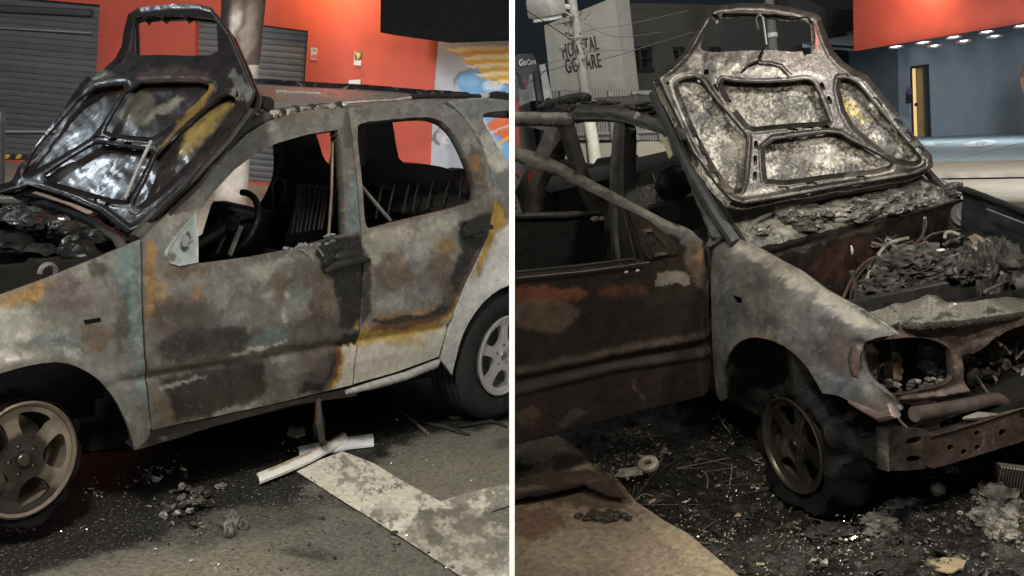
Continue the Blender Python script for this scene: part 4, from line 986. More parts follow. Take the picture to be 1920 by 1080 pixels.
fdr = sheet('front_door', fdo, FD, M_DOORR, cr, [fwh], .05, 4, door_relief, (.026, .019, .016), [
    (STEEL, .85, 9, [(880, 270), (965, 274), (1060, 308), (1200, 385), (1300, 434), (1320, 455), (1310, 470), (1250, 440), (1150, 385), (1060, 335), (965, 302), (880, 300)]), (ASHT, .35, 6, [(1200, 384), (1300, 430), (1300, 440), (1230, 410), (1100, 340), (965, 284), (965, 277)]),
    (BROWN, .8, 12, [(1290, 440), (1325, 470), (1333, 560), (1310, 540), (1290, 500)]), ((.26, .17, .10), .8, 8, (1318, 490, 9, 18)), (SOOT, .8, 6, [(880, 522), (1100, 508), (1212, 492), (1210, 502), (1100, 522), (880, 545)]),
    (RED, .85, 9, [(965, 545), (1020, 538), (1080, 540), (1100, 552), (1050, 566), (990, 568), (965, 575)]), (RED, .5, 12, (1170, 545, 50, 10)), (PALE, .75, 3, smooth([(1232, 512), (1260, 505), (1292, 510), (1296, 522), (1280, 534), (1262, 530), (1245, 536), (1234, 528)], 1)), (BROWN, .6, 10, (1020, 590, 60, 30)), ((.08, .06, .05), .6, 8, [(965, 690), (1150, 652), (1310, 624), (1310, 632), (1150, 664), (965, 706)]),
    ((.034, .023, .020), .8, 10, [(965, 745), (1200, 690), (1330, 668), (1330, 735), (1100, 790), (965, 825)]), ((.12, .10, .09), .5, 5, smooth([(1040, 790), (1080, 766), (1110, 770), (1096, 784), (1060, 800)], 1)), ((.12, .1, .09), .5, 3, [(1185, 712), (1196, 714), (1208, 748), (1202, 750)]), (BROWN, .4, 8, (990, 780, 26, 12)), (SOOT, .5, 30, (1180, 600, 90, 26)), ((.04, .027, .022), .5, 20, (1200, 555, 60, 14)),
], 14, 30, 4, SOOT)
# mirror triangle with its mount
tri = z3([(655, 702), (780, 765), (900, 860), (948, 925), (940, 955), (780, 985), (740, 940)])
sheet('mirror_mount', tri, plane3(R, hA + [.022, 0, 0], hB + [.022, 0, 0], hC + [.022, 0, 0]), M_BODYR, fdr, [], .03, 3, lambda v, P: -.012 + .012 * np.exp(-(edist(v, z3([(750, 830), (790, 820), (870, 910), (885, 950), (800, 965)])) / 2.5) ** 2), (.045, .034, .029),
      [(SOOT, .95, 1.5, (1226, 459, 7, 6)), (SOOT, .9, 1, (1216, 444, 3, 3)), (SOOT, .9, 1, (1228, 473, 3, 3)), (SOOT, .9, 1, (1259, 458, 3, 3)), (SOOT, .8, 2, [z for z in z3([(650, 702), (672, 715), (770, 985), (745, 990)])])], 1, 12)
m = MB()
for a in ([(626, 705), (660, 820), (700, 985)], [(645, 715), (690, 830), (745, 985)]): m.tube(FD(np.array(z3(a))) - [.01, 0, 0], .005, 6, (.07, .06, .053))
m.tube(FD(np.array(z3([(20, 1080), (400, 1042), (760, 992)]))) + [.02, 0, 0], .004, 6, (.10, .085, .07)); m.tube(FD(np.array(z3([(-200, 1120), (20, 1078), (420, 1036), (700, 1000)]))) + [-.01, 0, .02], .008, 8, SOOT)
for x, y in ((1171, 509), (1192, 506)): m.lump(FD(np.array([(x, y)]))[0] + [.02, 0, 0], (.008, .010, .006), 3, .4, 2, 2, (.7, .68, .62))
m.build(R, 'window_channel', M_BODYR, fdr)
m = MB()
m.tube(FD(np.array([(1157, 392), (1158, 440), (1164, 500)])) - [.02, 0, 0], .012, 6, (.10, .095, .09)); m.build(R, 'window_post', M_SOOT, fdr)
# --- open rear door behind it
RDp = cross(-.42)
rdo = [(860, 208), (930, 209), (1030, 210), (1066, 211), (1073, 220), (1079, 240), (1098, 305), (1130, 398), (1138, 470), (1138, 560), (860, 600)]
rwh = [(860, 236), (965, 237), (1048, 236), (1056, 242), (1074, 300), (1100, 372), (1112, 398), (1000, 402), (860, 404)]
rdr = sheet('rear_door', rdo, RDp, M_DOORR, cr, [rwh], .05, 4, lambda v, P: .02 * np.exp(-((v[:, 1] - 222) / 9) ** 2) + .004 * fbm(v, 30, 2), (.014, .013, .013), [
    (STEEL, .9, 4, [(860, 206), (1064, 209), (1074, 232), (860, 234)]), (ASHT, .4, 4, [(860, 206), (1060, 209), (1064, 216), (860, 216)]), (DARK, .8, 5, [(1056, 235), (1078, 235), (1130, 398), (1105, 398)]), ((.008, .009, .009), .9, 10, [(860, 404), (1130, 404), (1130, 560), (860, 600)])], 8, 20, 4, SOOT)
m = MB(); m.tube(RDp(np.array([(880, 402), (965, 404), (1060, 402), (1125, 397)])) + [.02, 0, 0], [.012, .016, .018, .012], 8, (.05, .048, .045))
for x in (1110, 1124): m.lump(RDp(np.array([(x, 409)]))[0] + [.03, 0, 0], (.02, .02, .014), x, .5, 3, 2, PALE)
m.build(R, 'window_ledge', M_CHAR, rdr)
# --- roof rail side, pillars, roof
m = MB()
rs_out = z3([(240, 110), (345, 108), (450, 106), (560, 112), (640, 128), (720, 152), (790, 178), (850, 196), (900, 228), (926, 262), (990, 395), (1060, 560), (1130, 760), (1165, 860), (1110, 930), (1060, 700), (980, 500), (905, 330), (868, 292), (800, 255), (700, 226), (600, 198), (480, 186), (360, 190), (340, 205), (300, 150)])
sheet('roof_side', rs_out, SR, M_BODYR, cr, [], .05, 4, lambda v, P: .012 * np.cos(edist(v, z3([(345, 150), (560, 155), (720, 190), (860, 245), (960, 420), (1130, 850)]), False) / 3.2) + .006 * fbm(v, 12, 5), (.10, .10, .098), [
    (SOOT, .8, 3, z3([(340, 160), (560, 165), (720, 205), (860, 262), (850, 275), (700, 220), (560, 178), (340, 172)])), (STEEL, .7, 4, z3([(350, 108), (560, 114), (700, 150), (690, 165), (550, 130), (350, 125)])), (SOOT, .85, 8, z3([(930, 330), (1010, 480), (1100, 750), (1060, 740), (960, 480)])), ((.24, .24, .22), .6, 3, z3([(905, 320), (1000, 520), (1070, 690), (1060, 700), (985, 540)]))], 5, 12, 4, SOOT)
bp_out = z3([(590, 192), (612, 196), (634, 222), (628, 300), (618, 420), (620, 580), (640, 760), (650, 1000), (560, 1000), (535, 700), (540, 520), (556, 420), (574, 290), (582, 215)])
sheet('centre_pillar', bp_out, bodyside(R, -1, -.03), M_BODYR, cr, [], .08, 4, lambda v, P: .01 * np.cos((v[:, 0] - 1152) / 4.), (.055, .055, .055), [(STEEL, .6, 4, z3([(585, 200), (600, 200), (580, 420), (565, 560), (550, 560), (566, 400)])), (SOOT, .8, 4, z3([(605, 230), (625, 230), (605, 480), (600, 600), (585, 600), (590, 440)]))], 4, 14, 3, SOOT)
cpil = z3([(-60, 130), (150, 230), (262, 236), (290, 255), (255, 330), (210, 400), (150, 560), (130, 720), (60, 720), (20, 600), (150, 330), (190, 255), (-60, 200)])
sheet('rear_pillar', cpil, bodyside(R, -1, -.02), M_BODYR, cr, [], .06, 4, lambda v, P: .01 * fbm(v, 14, 2), (.19, .18, .165), [(SOOT, .8, 5, z3([(255, 240), (300, 255), (240, 400), (215, 400)])), (DARK, .6, 6, z3([(140, 560), (200, 400), (230, 420), (150, 720)]))], 6, 14, 3, SOOT)


def roofR(p):
    x = p[:, 0]; y = p[:, 1]
    return np.stack([x + KS * (y + .62), y, 1.76 - .05 * (y / .62) ** 2 - .05 * np.clip((x + .35) / .6, 0, 2) ** 2 + .03 * fbm(p, .25, 3) + .012 * fbm(p, .06, 9)], 1)


RFP = plane3(R, hit(R, 1073, 197, 1, -.62), hit(R, 1250, 226, 1, -.62), hit(R, 1200, 177, 1, .45))
roofo = sheet('roof', [(1042, 198), (1075, 190), (1130, 182), (1200, 177), (1270, 177), (1300, 200), (1285, 250), (1262, 236), (1238, 220), (1200, 208), (1147, 198), (1073, 198)], RFP, M_ASH, cr, [], .03, 3.5, lambda v, P: .02 * fbm(v, 26, 3) + .008 * fbm(v, 7, 9), (.07, .066, .06), [(STEEL, .7, 6, (1170, 186, 60, 6)), (RUST, .5, 4, (1240, 179, 30, 3)), (SOOT, .6, 5, (1230, 205, 30, 8))], 6, 12, 3, SOOT)
m = MB(); rl = [hit(R, x, y, 1, -.60) for x, y in ((1010, 200), (1030, 192), (1060, 184), (1085, 180), (1100, 180), (1104, 188), (1090, 192))]
m.tube(rl, [.012, .02, .02, .024, .022, .02, .012], 8, (.05, .048, .045))
for i in range(18): m.lump(hit(R, 1020 + i * 5 + RNG.normal(0, 4), 196 - i * .7 + RNG.normal(0, 3), 1, -.6), (.035, .02, .02), i, .7, 2.6, 2, SOOT, STEEL if i % 3 == 0 else None, None, True)
m.build(R, 'roof_rail', M_CHAR, roofo)
m = MB()                                                        # flaking, curled roof skin above the windscreen
for i in range(34):
    x = RNG.uniform(1105, 1258); y = 194 + 22 * ((x - 1105) / 150) ** 2 + RNG.normal(0, 4)
    m.lump(hit(R, x, y, 1, RNG.uniform(-.58, -.45)), (RNG.uniform(.03, .08), RNG.uniform(.02, .05), .008), i, .6, 2.4, 3, [(.09, .085, .08), (.05, .048, .045)][i % 2], STEEL if i % 6 == 0 else DARK, rotz(RNG.uniform(0, 3)), True)
m.lump(hit(R, 1196, 218, 1, -.64), (.02, .02, .02), 4, .5, 3, 2, (.6, .58, .52)); m.lump(hit(R, 1112, 191, 1, -.55), (.05, .02, .012), 4, .5, 3, 2, (.55, .55, .52))
m.build(R, 'roof_flakes', M_ASH, roofo)['kind'] = 'stuff'
m = MB(); q = [hit(R, x, y, 1, -.68) for x, y in ((1268, 252), (1281, 250), (1291, 284), (1284, 291))]; nrm = np.cross(q[1] - q[0], q[2] - q[0]); nrm /= np.linalg.norm(nrm); nrm *= np.sign(nrm @ (R.o - q[0]))
m.add([a + nrm * .09 for a in q] + [a + nrm * .08 for a in q], [[0, 1, 2, 3], [0, 1, 5, 4], [1, 2, 6, 5], [2, 3, 7, 6], [3, 0, 4, 7]], (.66, .64, .42)); m.build(R, 'inspection_sticker', M_SIGN, cr)
# far side, interior
fRr = plane(R, (0, .72, 0), (.2, 1, 0))
sheet('body_side', [(880, 190), (1060, 190), (1150, 200), (1230, 226), (1290, 260), (1340, 420), (1400, 560), (880, 560)], fRr, M_VOID, cr, [
    smooth([(1056, 205), (1170, 212), (1154, 262), (1146, 290), (1142, 296), (1120, 297), (1112, 309), (1092, 309), (1056, 300)], 0), smooth([(1162, 212), (1190, 222), (1227, 238), (1249, 258), (1250, 286), (1242, 294), (1162, 299)], 1), [(1046, 300), (1060, 262), (1070, 305)]], .10, 6, lambda v, P: .01 * fbm(v, 30, 7), (.022, .022, .023), [(DARK, .6, 8, (1200, 312, 40, 8))], 8, 20, 3, SOOT)
seat(R, cr, (-.05, -.36, .68), h=.55); seat(R, cr, (-.35, .42, .68), h=.62); seat(R, cr, (-1.2, .05, .70), (.45, 1.2), .45, .3, False, 'rear_seat')
m = MB(); m.box((.40, -.05, .95), (.30, 1.3, .26), roty(0) @ rotz(-.19), SOOT, .012, .06)
for i in range(12): m.lump((.42 + RNG.normal(0, .1), RNG.uniform(-.6, .6), 1.07), (.08, .09, .03), i, .6, 3, 2, SOOT)
m.box((-.4, 0, .33), (3.0, 1.45, .1), None, SOOT); m.box((-1.9, .0, .8), (.5, 1.3, .7), None, SOOT, .01, .05); m.build(R, 'dashboard', M_CHAR, cr)
m = MB()
m.tube([hit(R, x, y, 1, .2) for x, y in ((1258, 330), (1268, 375), (1276, 400))], .010, 6, STEEL); m.tube([hit(R, x, y, 1, .1) for x, y in ((1222, 320), (1230, 350), (1236, 390))], .008, 6, (.12, .12, .11)); m.lump(hit(R, 1252, 380, 1, -.1), (.05, .08, .10), 6, .5, 2, 3, (.05, .05, .05), STEEL); m.lump(hit(R, 1190, 312, 1, .5), (.06, .22, .03), 3, .4, 2, 3, (.16, .16, .16)); m.build(R, 'interior_scraps', M_CHAR, cr)['kind'] = 'stuff'
m = MB()
for i in range(10): m.lump(hit(R, 966 + RNG.uniform(0, 38) * (i < 7), 328 + RNG.uniform(-6, 14) + 50 * (i > 6), 1, -.88), (.022, .006, .010 if i % 2 else .016), i, .6, 2, 2, (.60, .035, .02))  # red lumps whose colour stands in for tail lamp reflections
m.build(R, 'tail_light_glow', mat('red_glow', .25, 0, .2, 20, .1, 30, .1), cr)['kind'] = 'stuff'
# --- bonnet
HRp = plane3(R, (.906, -.73, 1.363), (.519, .70, 1.184), (.285, -.73, 1.939))
hR_out = [(1229, 147), (1243, 179), (1268, 232), (1294, 289), (1342, 356), (1366, 380), (1388, 388), (1450, 378), (1560, 358), (1650, 343), (1712, 332), (1744, 318), (1742, 298), (1692, 240), (1660, 195), (1622, 148), (1596, 136), (1576, 122), (1560, 104), (1552, 88), (1542, 62), (1535, 40), (1524, 32), (1480, 20), (1428, 13), (1380, 13), (1342, 17), (1326, 25), (1304, 62), (1283, 100), (1257, 126)]
z27 = lambda pts: zz(1220, 0, 2.7, pts); z6 = lambda pts: zz(1420, 0, 2, pts)
gR = smooth(z27([(304, 72), (330, 80), (346, 104), (360, 76), (500, 78), (620, 82), (700, 90), (790, 92), (816, 112), (828, 200), (822, 288), (770, 294), (760, 270), (700, 274), (620, 264), (470, 268), (320, 276), (262, 270), (246, 252), (268, 160)]), 0)
rA = smooth(z27([(118, 442), (150, 415), (205, 405), (252, 420), (300, 500), (470, 690), (478, 720), (456, 968), (405, 976), (340, 905), (240, 730), (190, 620)]), 1)
rB = smooth(z27([(335, 415), (440, 432), (560, 436), (700, 428), (790, 414), (820, 440), (892, 612), (878, 632), (700, 640), (560, 655), (500, 660), (462, 624), (400, 540)]), 1)
rC = smooth(z27([(566, 730), (760, 700), (930, 680), (1010, 730)]) + z6([(498, 612), (480, 640), (300, 660), (30, 697), (22, 640)]), 1)
rD = smooth(z6([(290, 305), (350, 306), (400, 360), (440, 410), (602, 590), (596, 614), (560, 616), (500, 602), (420, 540), (330, 462)]), 1)
slt = [(225, 722, 9, 26, -.45), (272, 815, 9, 26, -.45), (325, 905, 9, 26, -.5), (525, 745, 10, 22, 0), (522, 822, 10, 26, 0), (520, 902, 10, 24, 0), (325, 455, 8, 22, -.5), (398, 548, 10, 34, -.65), (862, 447, 10, 22, -.35), (897, 517, 11, 22, -.35), (712, 667, 26, 9, .1), (790, 659, 28, 9, -.1), (876, 651, 26, 9, -.15), (664, 962, 28, 11, -.05), (806, 940, 28, 11, -.05), (1056, 905, 24, 9, -.1), (275, 376, 13, 14, 0), (80, 432, 7, 8, 0)]
def slots(conv, sc, lst):
    r = []
    for x, y, a, b, t in lst:
        r.append(conv([(x + a * np.sign(math.cos(q)) * abs(math.cos(q)) ** .6 * math.cos(t) - b * np.sign(math.sin(q)) * abs(math.sin(q)) ** .6 * math.sin(t), y + a * np.sign(math.cos(q)) * abs(math.cos(q)) ** .6 * math.sin(t) + b * np.sign(math.sin(q)) * abs(math.sin(q)) ** .6 * math.cos(t)) for q in np.linspace(0, 6.2832, 13)[:-1]]))
    return r
SLR = slots(z27, 2.7, slt) + slots(z6, 2, [(448, 388, 9, 26, -.7), (520, 466, 8, 20, -.7), (562, 516, 7, 16, -.7), (604, 566, 6, 14, -.75)])


def ashpaint(v, P):
    c = paint(v, (.30, .285, .25), [
        ((.46, .44, .38), .7, 14, (1330, 300, 36, 60)), ((.07, .065, .06), .8, 14, (1310, 200, 26, 34)), ((.08, .075, .065), .75, 10, (1370, 285, 20, 24)), ((.5, .48, .44), .7, 12, (1320, 175, 20, 30)),
        ((.20, .185, .15), .8, 16, (1400, 190, 40, 24)), ((.10, .09, .08), .8, 12, (1480, 210, 24, 18)), ((.30, .28, .22), .6, 16, (1450, 190, 30, 26)), ((.05, .045, .04), .85, 3, (1466, 183, 11, 6)), ((.05, .045, .04), .85, 3, (1440, 172, 8, 5)), ((.05, .045, .04), .8, 3, (1472, 167, 8, 4)), ((.3, .3, .3), .8, 5, (1528, 222, 14, 10)),
        ((.10, .09, .08), .75, 10, (1505, 290, 28, 22)), ((.09, .085, .08), .8, 8, (1440, 330, 12, 18)), ((.48, .47, .44), .7, 10, (1455, 315, 24, 16)), ((.5, .49, .46), .7, 8, (1550, 290, 12, 26)), ((.05, .048, .045), .85, 6, (1600, 312, 16, 10)), ((.05, .048, .045), .8, 5, (1575, 270, 26, 5)),
        ((.10, .09, .06), .8, 10, (1580, 165, 18, 12)), ((.50, .40, .12), .85, 10, [(1575, 170), (1600, 180), (1640, 225), (1615, 225), (1590, 205)]), ((.07, .06, .05), .8, 8, [(1600, 160), (1630, 195), (1690, 270), (1670, 265), (1620, 210)]), ((.5, .48, .44), .7, 10, (1640, 265, 26, 18)), ((.06, .055, .05), .8, 6, (1698, 296, 12, 12)), ((.05, .045, .04), .8, 4, (1420, 164, 80, 4)), ((.05, .045, .04), .8, 3, (1490, 275, 60, 3)),
    ], 9, 12)
    g = fbm(v, 3.2, 31, 2); w = fbm(v, 46, 12); mk = sstep((g * 1.2 + w * 1.3) * 1.9 + .5)[:, None]
    return c * (.30 + 1.2 * mk)


M_RIB = mat('sooty_rib', .38, .45, .5, 12, .3, 60, .2, speck=.25, speckcol=(.5, .47, .42), speckscale=150)
bonR = sheet('bonnet', hR_out, HRp, M_ASH, cr, [gR], .008, 2.6, lambda v, P: -.018 + .016 * fbm(v, 40, 6) + .005 * fbm(v, 12, 2), colfn=ashpaint)


def pressedR(v, P):
    d = np.full(len(v), 1e9)
    for q in (rA, rB, rC, rD): d = np.minimum(d, edist(v, q))
    e = edist(v, hR_out)
    return .016 + .009 * np.exp(-(d / 1.9) ** 2) - .006 * np.exp(-((d - 7) / 2.6) ** 2) + .011 * np.exp(-(e / 2.2) ** 2) - .008 * np.exp(-((e - 8) / 3) ** 2) + .0025 * fbm(v, 14, 3)


sheet('bonnet_frame', hR_out, HRp, M_RIB, bonR, [gR, rA, rB, rC, rD] + SLR, .012, 2.4, pressedR, (.055, .047, .041), [
    ((.065, .048, .040), .9, 10, [(1310, 20), (1545, 20), (1560, 110), (1600, 135), (1590, 150), (1540, 140), (1440, 148), (1350, 130), (1300, 112)]), ((.30, .28, .24), .7, 7, [(1335, 122), (1385, 120), (1400, 136), (1420, 128), (1450, 132), (1470, 146), (1440, 152), (1345, 142)]), ((.30, .28, .24), .7, 6, (1300, 118, 14, 16)), ((.05, .045, .04), .9, 2, [(1360, 150), (1400, 128), (1412, 120), (1416, 124), (1402, 134), (1372, 150)]), ((.05, .045, .04), .8, 3, (1420, 150, 70, 4)),
    ((.32, .30, .26), .6, 6, [(1236, 150), (1270, 140), (1300, 146), (1262, 170), (1290, 240), (1276, 230)]), ((.34, .32, .28), .6, 6, (1500, 146, 40, 8)), ((.30, .29, .26), .6, 6, [(1600, 150), (1640, 180), (1720, 280), (1700, 280), (1640, 205)]), (SOOT, .7, 4, [(1305, 160), (1395, 255), (1402, 270), (1388, 262), (1300, 168)]), ((.32, .30, .26), .55, 8, (1460, 368, 80, 8)), ((.32, .3, .26), .55, 8, (1640, 330, 60, 8)), (SOOT, .6, 5, (1460, 244, 60, 5)), ((.25, .05, .04), .8, 2, [(1521, 48), (1530, 46), (1534, 98), (1526, 100)])], 8, 14, 6, SOOT)
m = MB(); nr = HRp.n / np.linalg.norm(HRp.n); q0 = HRp(np.array([(1400, 100)]))[0]; nr = nr * np.sign(nr @ (R.o - q0))
m.tube(HRp(np.array([(1419, 60), (1414, 40), (1420, 32), (1427, 38), (1430, 62), (1434, 92), (1428, 104)])) + nr * .02, .006, 6, (.30, .30, .28)); m.tube(HRp(np.array([(1434, 92), (1424, 105), (1420, 120), (1400, 128), (1390, 138)])) + nr * .03, .007, 6, SOOT)
m.tube(HRp(np.array(z27([(545, 330), (600, 332), (650, 345), (670, 365), (700, 395)]))) + nr * .03, .008, 6, (.22, .21, .19)); m.tube(HRp(np.array(z27([(780, 290), (815, 285), (822, 262)]))) + nr * .01, .008, 6, (.5, .49, .45)); m.tube(HRp(np.array(z27([(262, 272), (318, 280)]))) + nr * .01, .006, 6, (.4, .39, .36))
m.build(R, 'bonnet_latch_wires', M_RIM, bonR)['kind'] = 'stuff'
m = MB(); m.tube(HRp(np.array([(1634, 162), (1668, 206), (1702, 250), (1750, 312), (1797, 362)])) - nr * .05, [.02, .024, .024, .022, .02], 8, SOOT); m.build(R, 'bonnet_edge', M_SOOT, bonR); m = MB(); m.tube(HRp(np.array([(1236, 160), (1268, 228), (1310, 312), (1350, 380), (1390, 440)])) - nr * .06, .03, 8, (.035, .04, .042)); m.build(R, 'bonnet_edge', M_SOOT, bonR)
# windscreen frame / scuttle beneath the bonnet
scu = [(1352, 372), (1390, 388), (1500, 368), (1620, 348), (1740, 322), (1800, 356), (1802, 378), (1700, 396), (1560, 430), (1420, 466), (1398, 452)]
SCP = plane3(R, (.989, -.73, 1.179), (.70, .73, 1.021), (.72, -.73, 1.30))
cow = sheet('cowl', scu, SCP, M_ASH, cr, [], .04, 4, lambda v, P: .012 * fbm(v, 22, 3) + .006 * fbm(v, 7, 5), (.13, .125, .115), [
    ((.36, .35, .30), .8, 8, [(1420, 420), (1480, 398), (1560, 376), (1620, 376), (1628, 408), (1540, 428), (1440, 450)]), (SOOT, .9, 5, [(1430, 402), (1520, 372), (1650, 350), (1655, 358), (1520, 388), (1440, 412)]), (SOOT, .85, 4, [(1625, 385), (1660, 370), (1700, 360), (1790, 360), (1780, 378), (1640, 402)]), ((.40, .38, .34), .7, 5, [(1396, 400), (1412, 412), (1420, 440), (1404, 450), (1392, 430)]), (SOOT, .8, 4, (1460, 440, 14, 5)), (SOOT, .8, 4, (1515, 434, 12, 6))], 8, 14, 5, SOOT)
m = MB(); nS = SCP.n / np.linalg.norm(SCP.n); nS = nS * np.sign(nS @ (R.o - np.array([.9, 0, 1.1])))
m.tube(SCP(np.array([(1400, 436), (1416, 418), (1450, 400), (1520, 378), (1600, 362), (1680, 350)])) + nS * .01, .012, 8, (.26, .25, .22))
for i in range(42):
    x = RNG.uniform(1420, 1790); y = 470 - (x - 1400) * .225 - RNG.uniform(14, 62) * (1 - .5 * (x - 1420) / 370)
    big = x < 1630
    m.lump(SCP(np.array([(x, y)]))[0] + nS * .01, (RNG.uniform(.04, .10) * (1.2 if big else .6), RNG.uniform(.03, .07), RNG.uniform(.015, .035)), i + 200, .45, 1.6, 3, [(.27, .265, .235), (.18, .175, .155), (.04, .038, .036)][i % 3 if big else (i + 1) % 3], (.10, .095, .088), rotz(RNG.uniform(0, 3)), i % 3 == 0)
m.build(R, 'cowl_debris', M_ASH, cow)['kind'] = 'stuff'
# --- firewall and engine bay
FW = cross(.845)
fwo = [(1398, 452), (1420, 470), (1500, 452), (1585, 432), (1700, 402), (1796, 374), (1806, 374), (1815, 480), (1760, 620), (1500, 620), (1470, 520)]
fw = sheet('firewall', fwo, FW, M_SOOT, cr, [], .03, 5, lambda v, P: .016 * fbm(v, 30, 4) + .012 * np.exp(-((v[:, 1] - (452 - (v[:, 0] - 1500) * .265)) / 8) ** 2), (.020, .015, .013), [
    ((.12, .10, .085), .8, 6, [(1440, 470), (1560, 440), (1630, 424), (1660, 416), (1662, 424), (1580, 448), (1450, 484)]), ((.06, .03, .02), .6, 14, (1620, 470, 70, 20)), ((.08, .03, .02), .45, 12, (1560, 500, 36, 26)), (SOOT, .7, 12, (1500, 530, 50, 26)), (SOOT, .7, 10, (1700, 470, 30, 26)), ((.15, .11, .09), .7, 8, (1790, 430, 14, 26)), (SOOT, .9, 3, (1566, 470, 5, 7))], 10, 20, 5, SOOT)
m = MB(); off = np.array([.05, 0, 0])
for a, r, c in (([(1570, 555), (1590, 510), (1620, 480), (1680, 468), (1720, 445), (1722, 408)], .009, (.06, .034, .028)), ([(1712, 470), (1724, 440), (1760, 432), (1790, 430)], .008, (.06, .04, .034)), ([(1580, 580), (1588, 520), (1640, 470), (1700, 450)], .007, (.05, .03, .026)), ([(1722, 405), (1724, 420), (1716, 446)], .008, (.3, .28, .25)), ([(1586, 505), (1592, 540), (1594, 560)], .016, (.07, .06, .055)), ([(1480, 560), (1520, 545), (1560, 560)], .014, SOOT)):
    q = FW(smooth(a, 2, False)) + off; m.tube(q, r, 8, c)
m.lump(FW(np.array([(1586, 466)]))[0] + off, (.01, .004, .025), 2, .2, 2, 2, (.7, .68, .62)); m.build(R, 'brake_pipes', M_CHAR, fw)
m = MB(); c0 = hit(R, 1806, 403, 1, .62); m.lathe([(.0, .02), (.02, .03), (.035, .03), (.045, .015), (.062, .02), (.066, .0), (.06, -.05), (0, -.06)], c0, (.8, -.45, .35), 28, (.16, .155, .14)); m.build(R, 'strut_top', M_BODYR, cr)
ff = [(1800, 352), (1840, 368), (1920, 399), (2040, 448), (2040, 560), (1920, 520), (1820, 492), (1806, 430)]
sheet('inner_fender', ff, plane(R, (0, .76, 0), (KS * -1, 1, 0)), M_VOID, cr, [], .03, 6, lambda v, P: .03 * fbm(v, 46, 2) + .008 * fbm(v, 12, 4), (.022, .024, .027), [((.05, .05, .05), .5, 10, (1860, 420, 40, 12)), ((.06, .045, .035), .5, 8, (1830, 450, 16, 20))], back=SOOT)
m = MB(); q = plane(R, (0, .76, 0), (-KS, 1, 0))(np.array([(1798, 353), (1840, 366), (1920, 397), (2040, 446)])); m.tube(q, .016, 8, (.016, .017, .018)); m.tube(plane(R, (0, .70, 0), (-KS, 1, 0))(np.array([(1850, 392), (1910, 415), (1990, 446)])), .004, 6, (.16, .165, .17)); m.build(R, 'fender_rail', M_SOOT, cr)
m = MB(); m.box((1.3, 0, .40), (1.2, 1.5, .08), None, SOOT); m.box((1.35, -.62, .62), (1.0, .05, .5), None, SOOT); m.box((1.2, .7, .62), (1.2, .05, .5), None, SOOT)
m.box((-.45, 0, .30), (2.4, 1.4, .08), None, SOOT); m.tube([hit(R, 1460, 510, 2, .98), hit(R, 1540, 560, 2, .96), hit(R, 1600, 596, 2, .95)], .03, 8, SOOT); m.build(R, 'underbody', M_VOID, cr)
sheet('wheel_house', [(1345, 610), (1440, 600), (1580, 690), (1680, 760), (1690, 900), (1345, 900)], plane(R, (0, -.56, 0), (0, 1, 0)), M_VOID, cr, [], .04, 12, None, (.008, .008, .008))
m = MB()
zE = plane3(R, hit(R, 1640, 540, 2, .78), hit(R, 1900, 520, 2, .80), hit(R, 1760, 470, 2, .92))
zf = lambda pts: zz(1560, 400, 4.5, pts)
m.box(hit(R, 1780, 560, 2, .60), (.7, .75, .35), rotz(-.2), SOOT, .01, .05); m.build(R, 'engine_block', M_VOID, cr); m = MB()
bl = [((600, 420), (.16, .12, .05), .0), ((720, 400), (.14, .10, .05), .1), ((880, 430), (.16, .10, .04), .3), ((960, 470), (.10, .06, .03), .5), ((480, 540), (.13, .10, .04), .2), ((420, 600), (.10, .12, .04), .1), ((520, 620), (.12, .10, .04), .1), ((360, 640), (.08, .10, .04), 0), ((640, 600), (.08, .08, .04), 0), ((1180, 330), (.06, .06, .04), 0), ((1260, 310), (.07, .05, .04), 0), ((1400, 330), (.12, .06, .04), 0), ((1520, 330), (.10, .07, .05), 0), ((1600, 340), (.10, .07, .05), 0), ((1340, 440), (.10, .05, .05), 0), ((1200, 440), (.08, .06, .05), 0), ((1100, 480), (.06, .05, .05), 0), ((1540, 440), (.08, .08, .08), 0), ((1380, 520), (.06, .05, .10), 0), ((1280, 520), (.04, .04, .10), 0), ((1450, 560), (.03, .03, .12), 0), ((1700, 420), (.14, .14, .08), 0), ((800, 600), (.06, .06, .05), 0), ((760, 650), (.08, .07, .04), 0)]
for i, (pq, rd, al) in enumerate(bl):
    p = zE(np.array(zf([pq])))[0]; m.lump(p, np.array(rd) * (1, 1, 1.5), 300 + i, .5, 2.0, 4, (.030, .028, .026), (.085, .08, .07), rotz(.8 * i), i % 2 == 0)
eng = m.build(R, 'engine', M_CHAR, cr); eng['kind'] = 'stuff'
m = MB()
for i in range(60):
    a = RNG.uniform((250, 300), (1600, 640)); q = [zE(np.array(zf([a + np.array([t_ * RNG.uniform(20, 40), RNG.normal(0, 22)])])))[0] + [0, 0, .05 + .02 * RNG.random()] for t_ in range(5)]
    m.tube(q, RNG.uniform(.004, .010), 6, [(.03, .028, .027), (.07, .065, .055), (.10, .075, .05), (.16, .155, .14)][i % 4])
for a in ([(410, 480), (400, 455), (480, 370), (560, 340), (660, 322)], [(420, 488), (500, 484), (600, 492)], [(1440, 430), (1470, 470), (1450, 520), (1440, 640)], [(960, 330), (965, 280), (1010, 270), (1090, 300)], [(250, 740), (300, 690), (330, 600)], [(550, 730), (600, 620), (720, 560)]): m.tube(zE(smooth(zf(a), 2, False)) + [0, 0, .07], .009, 7, (.24, .22, .19))
for x, y, r in ((1210, 375, .03), (1290, 390, .018), (850, 555, .022), (770, 545, .018)):
    m.lathe([(r, -.01), (r * 1.15, 0), (r, .012), (r * .6, .012), (r * .55, -.01)], zE(np.array(zf([(x, y)])))[0] + [0.03, 0, .06], (.5, -.3, .8), 20, (.32, .29, .23))
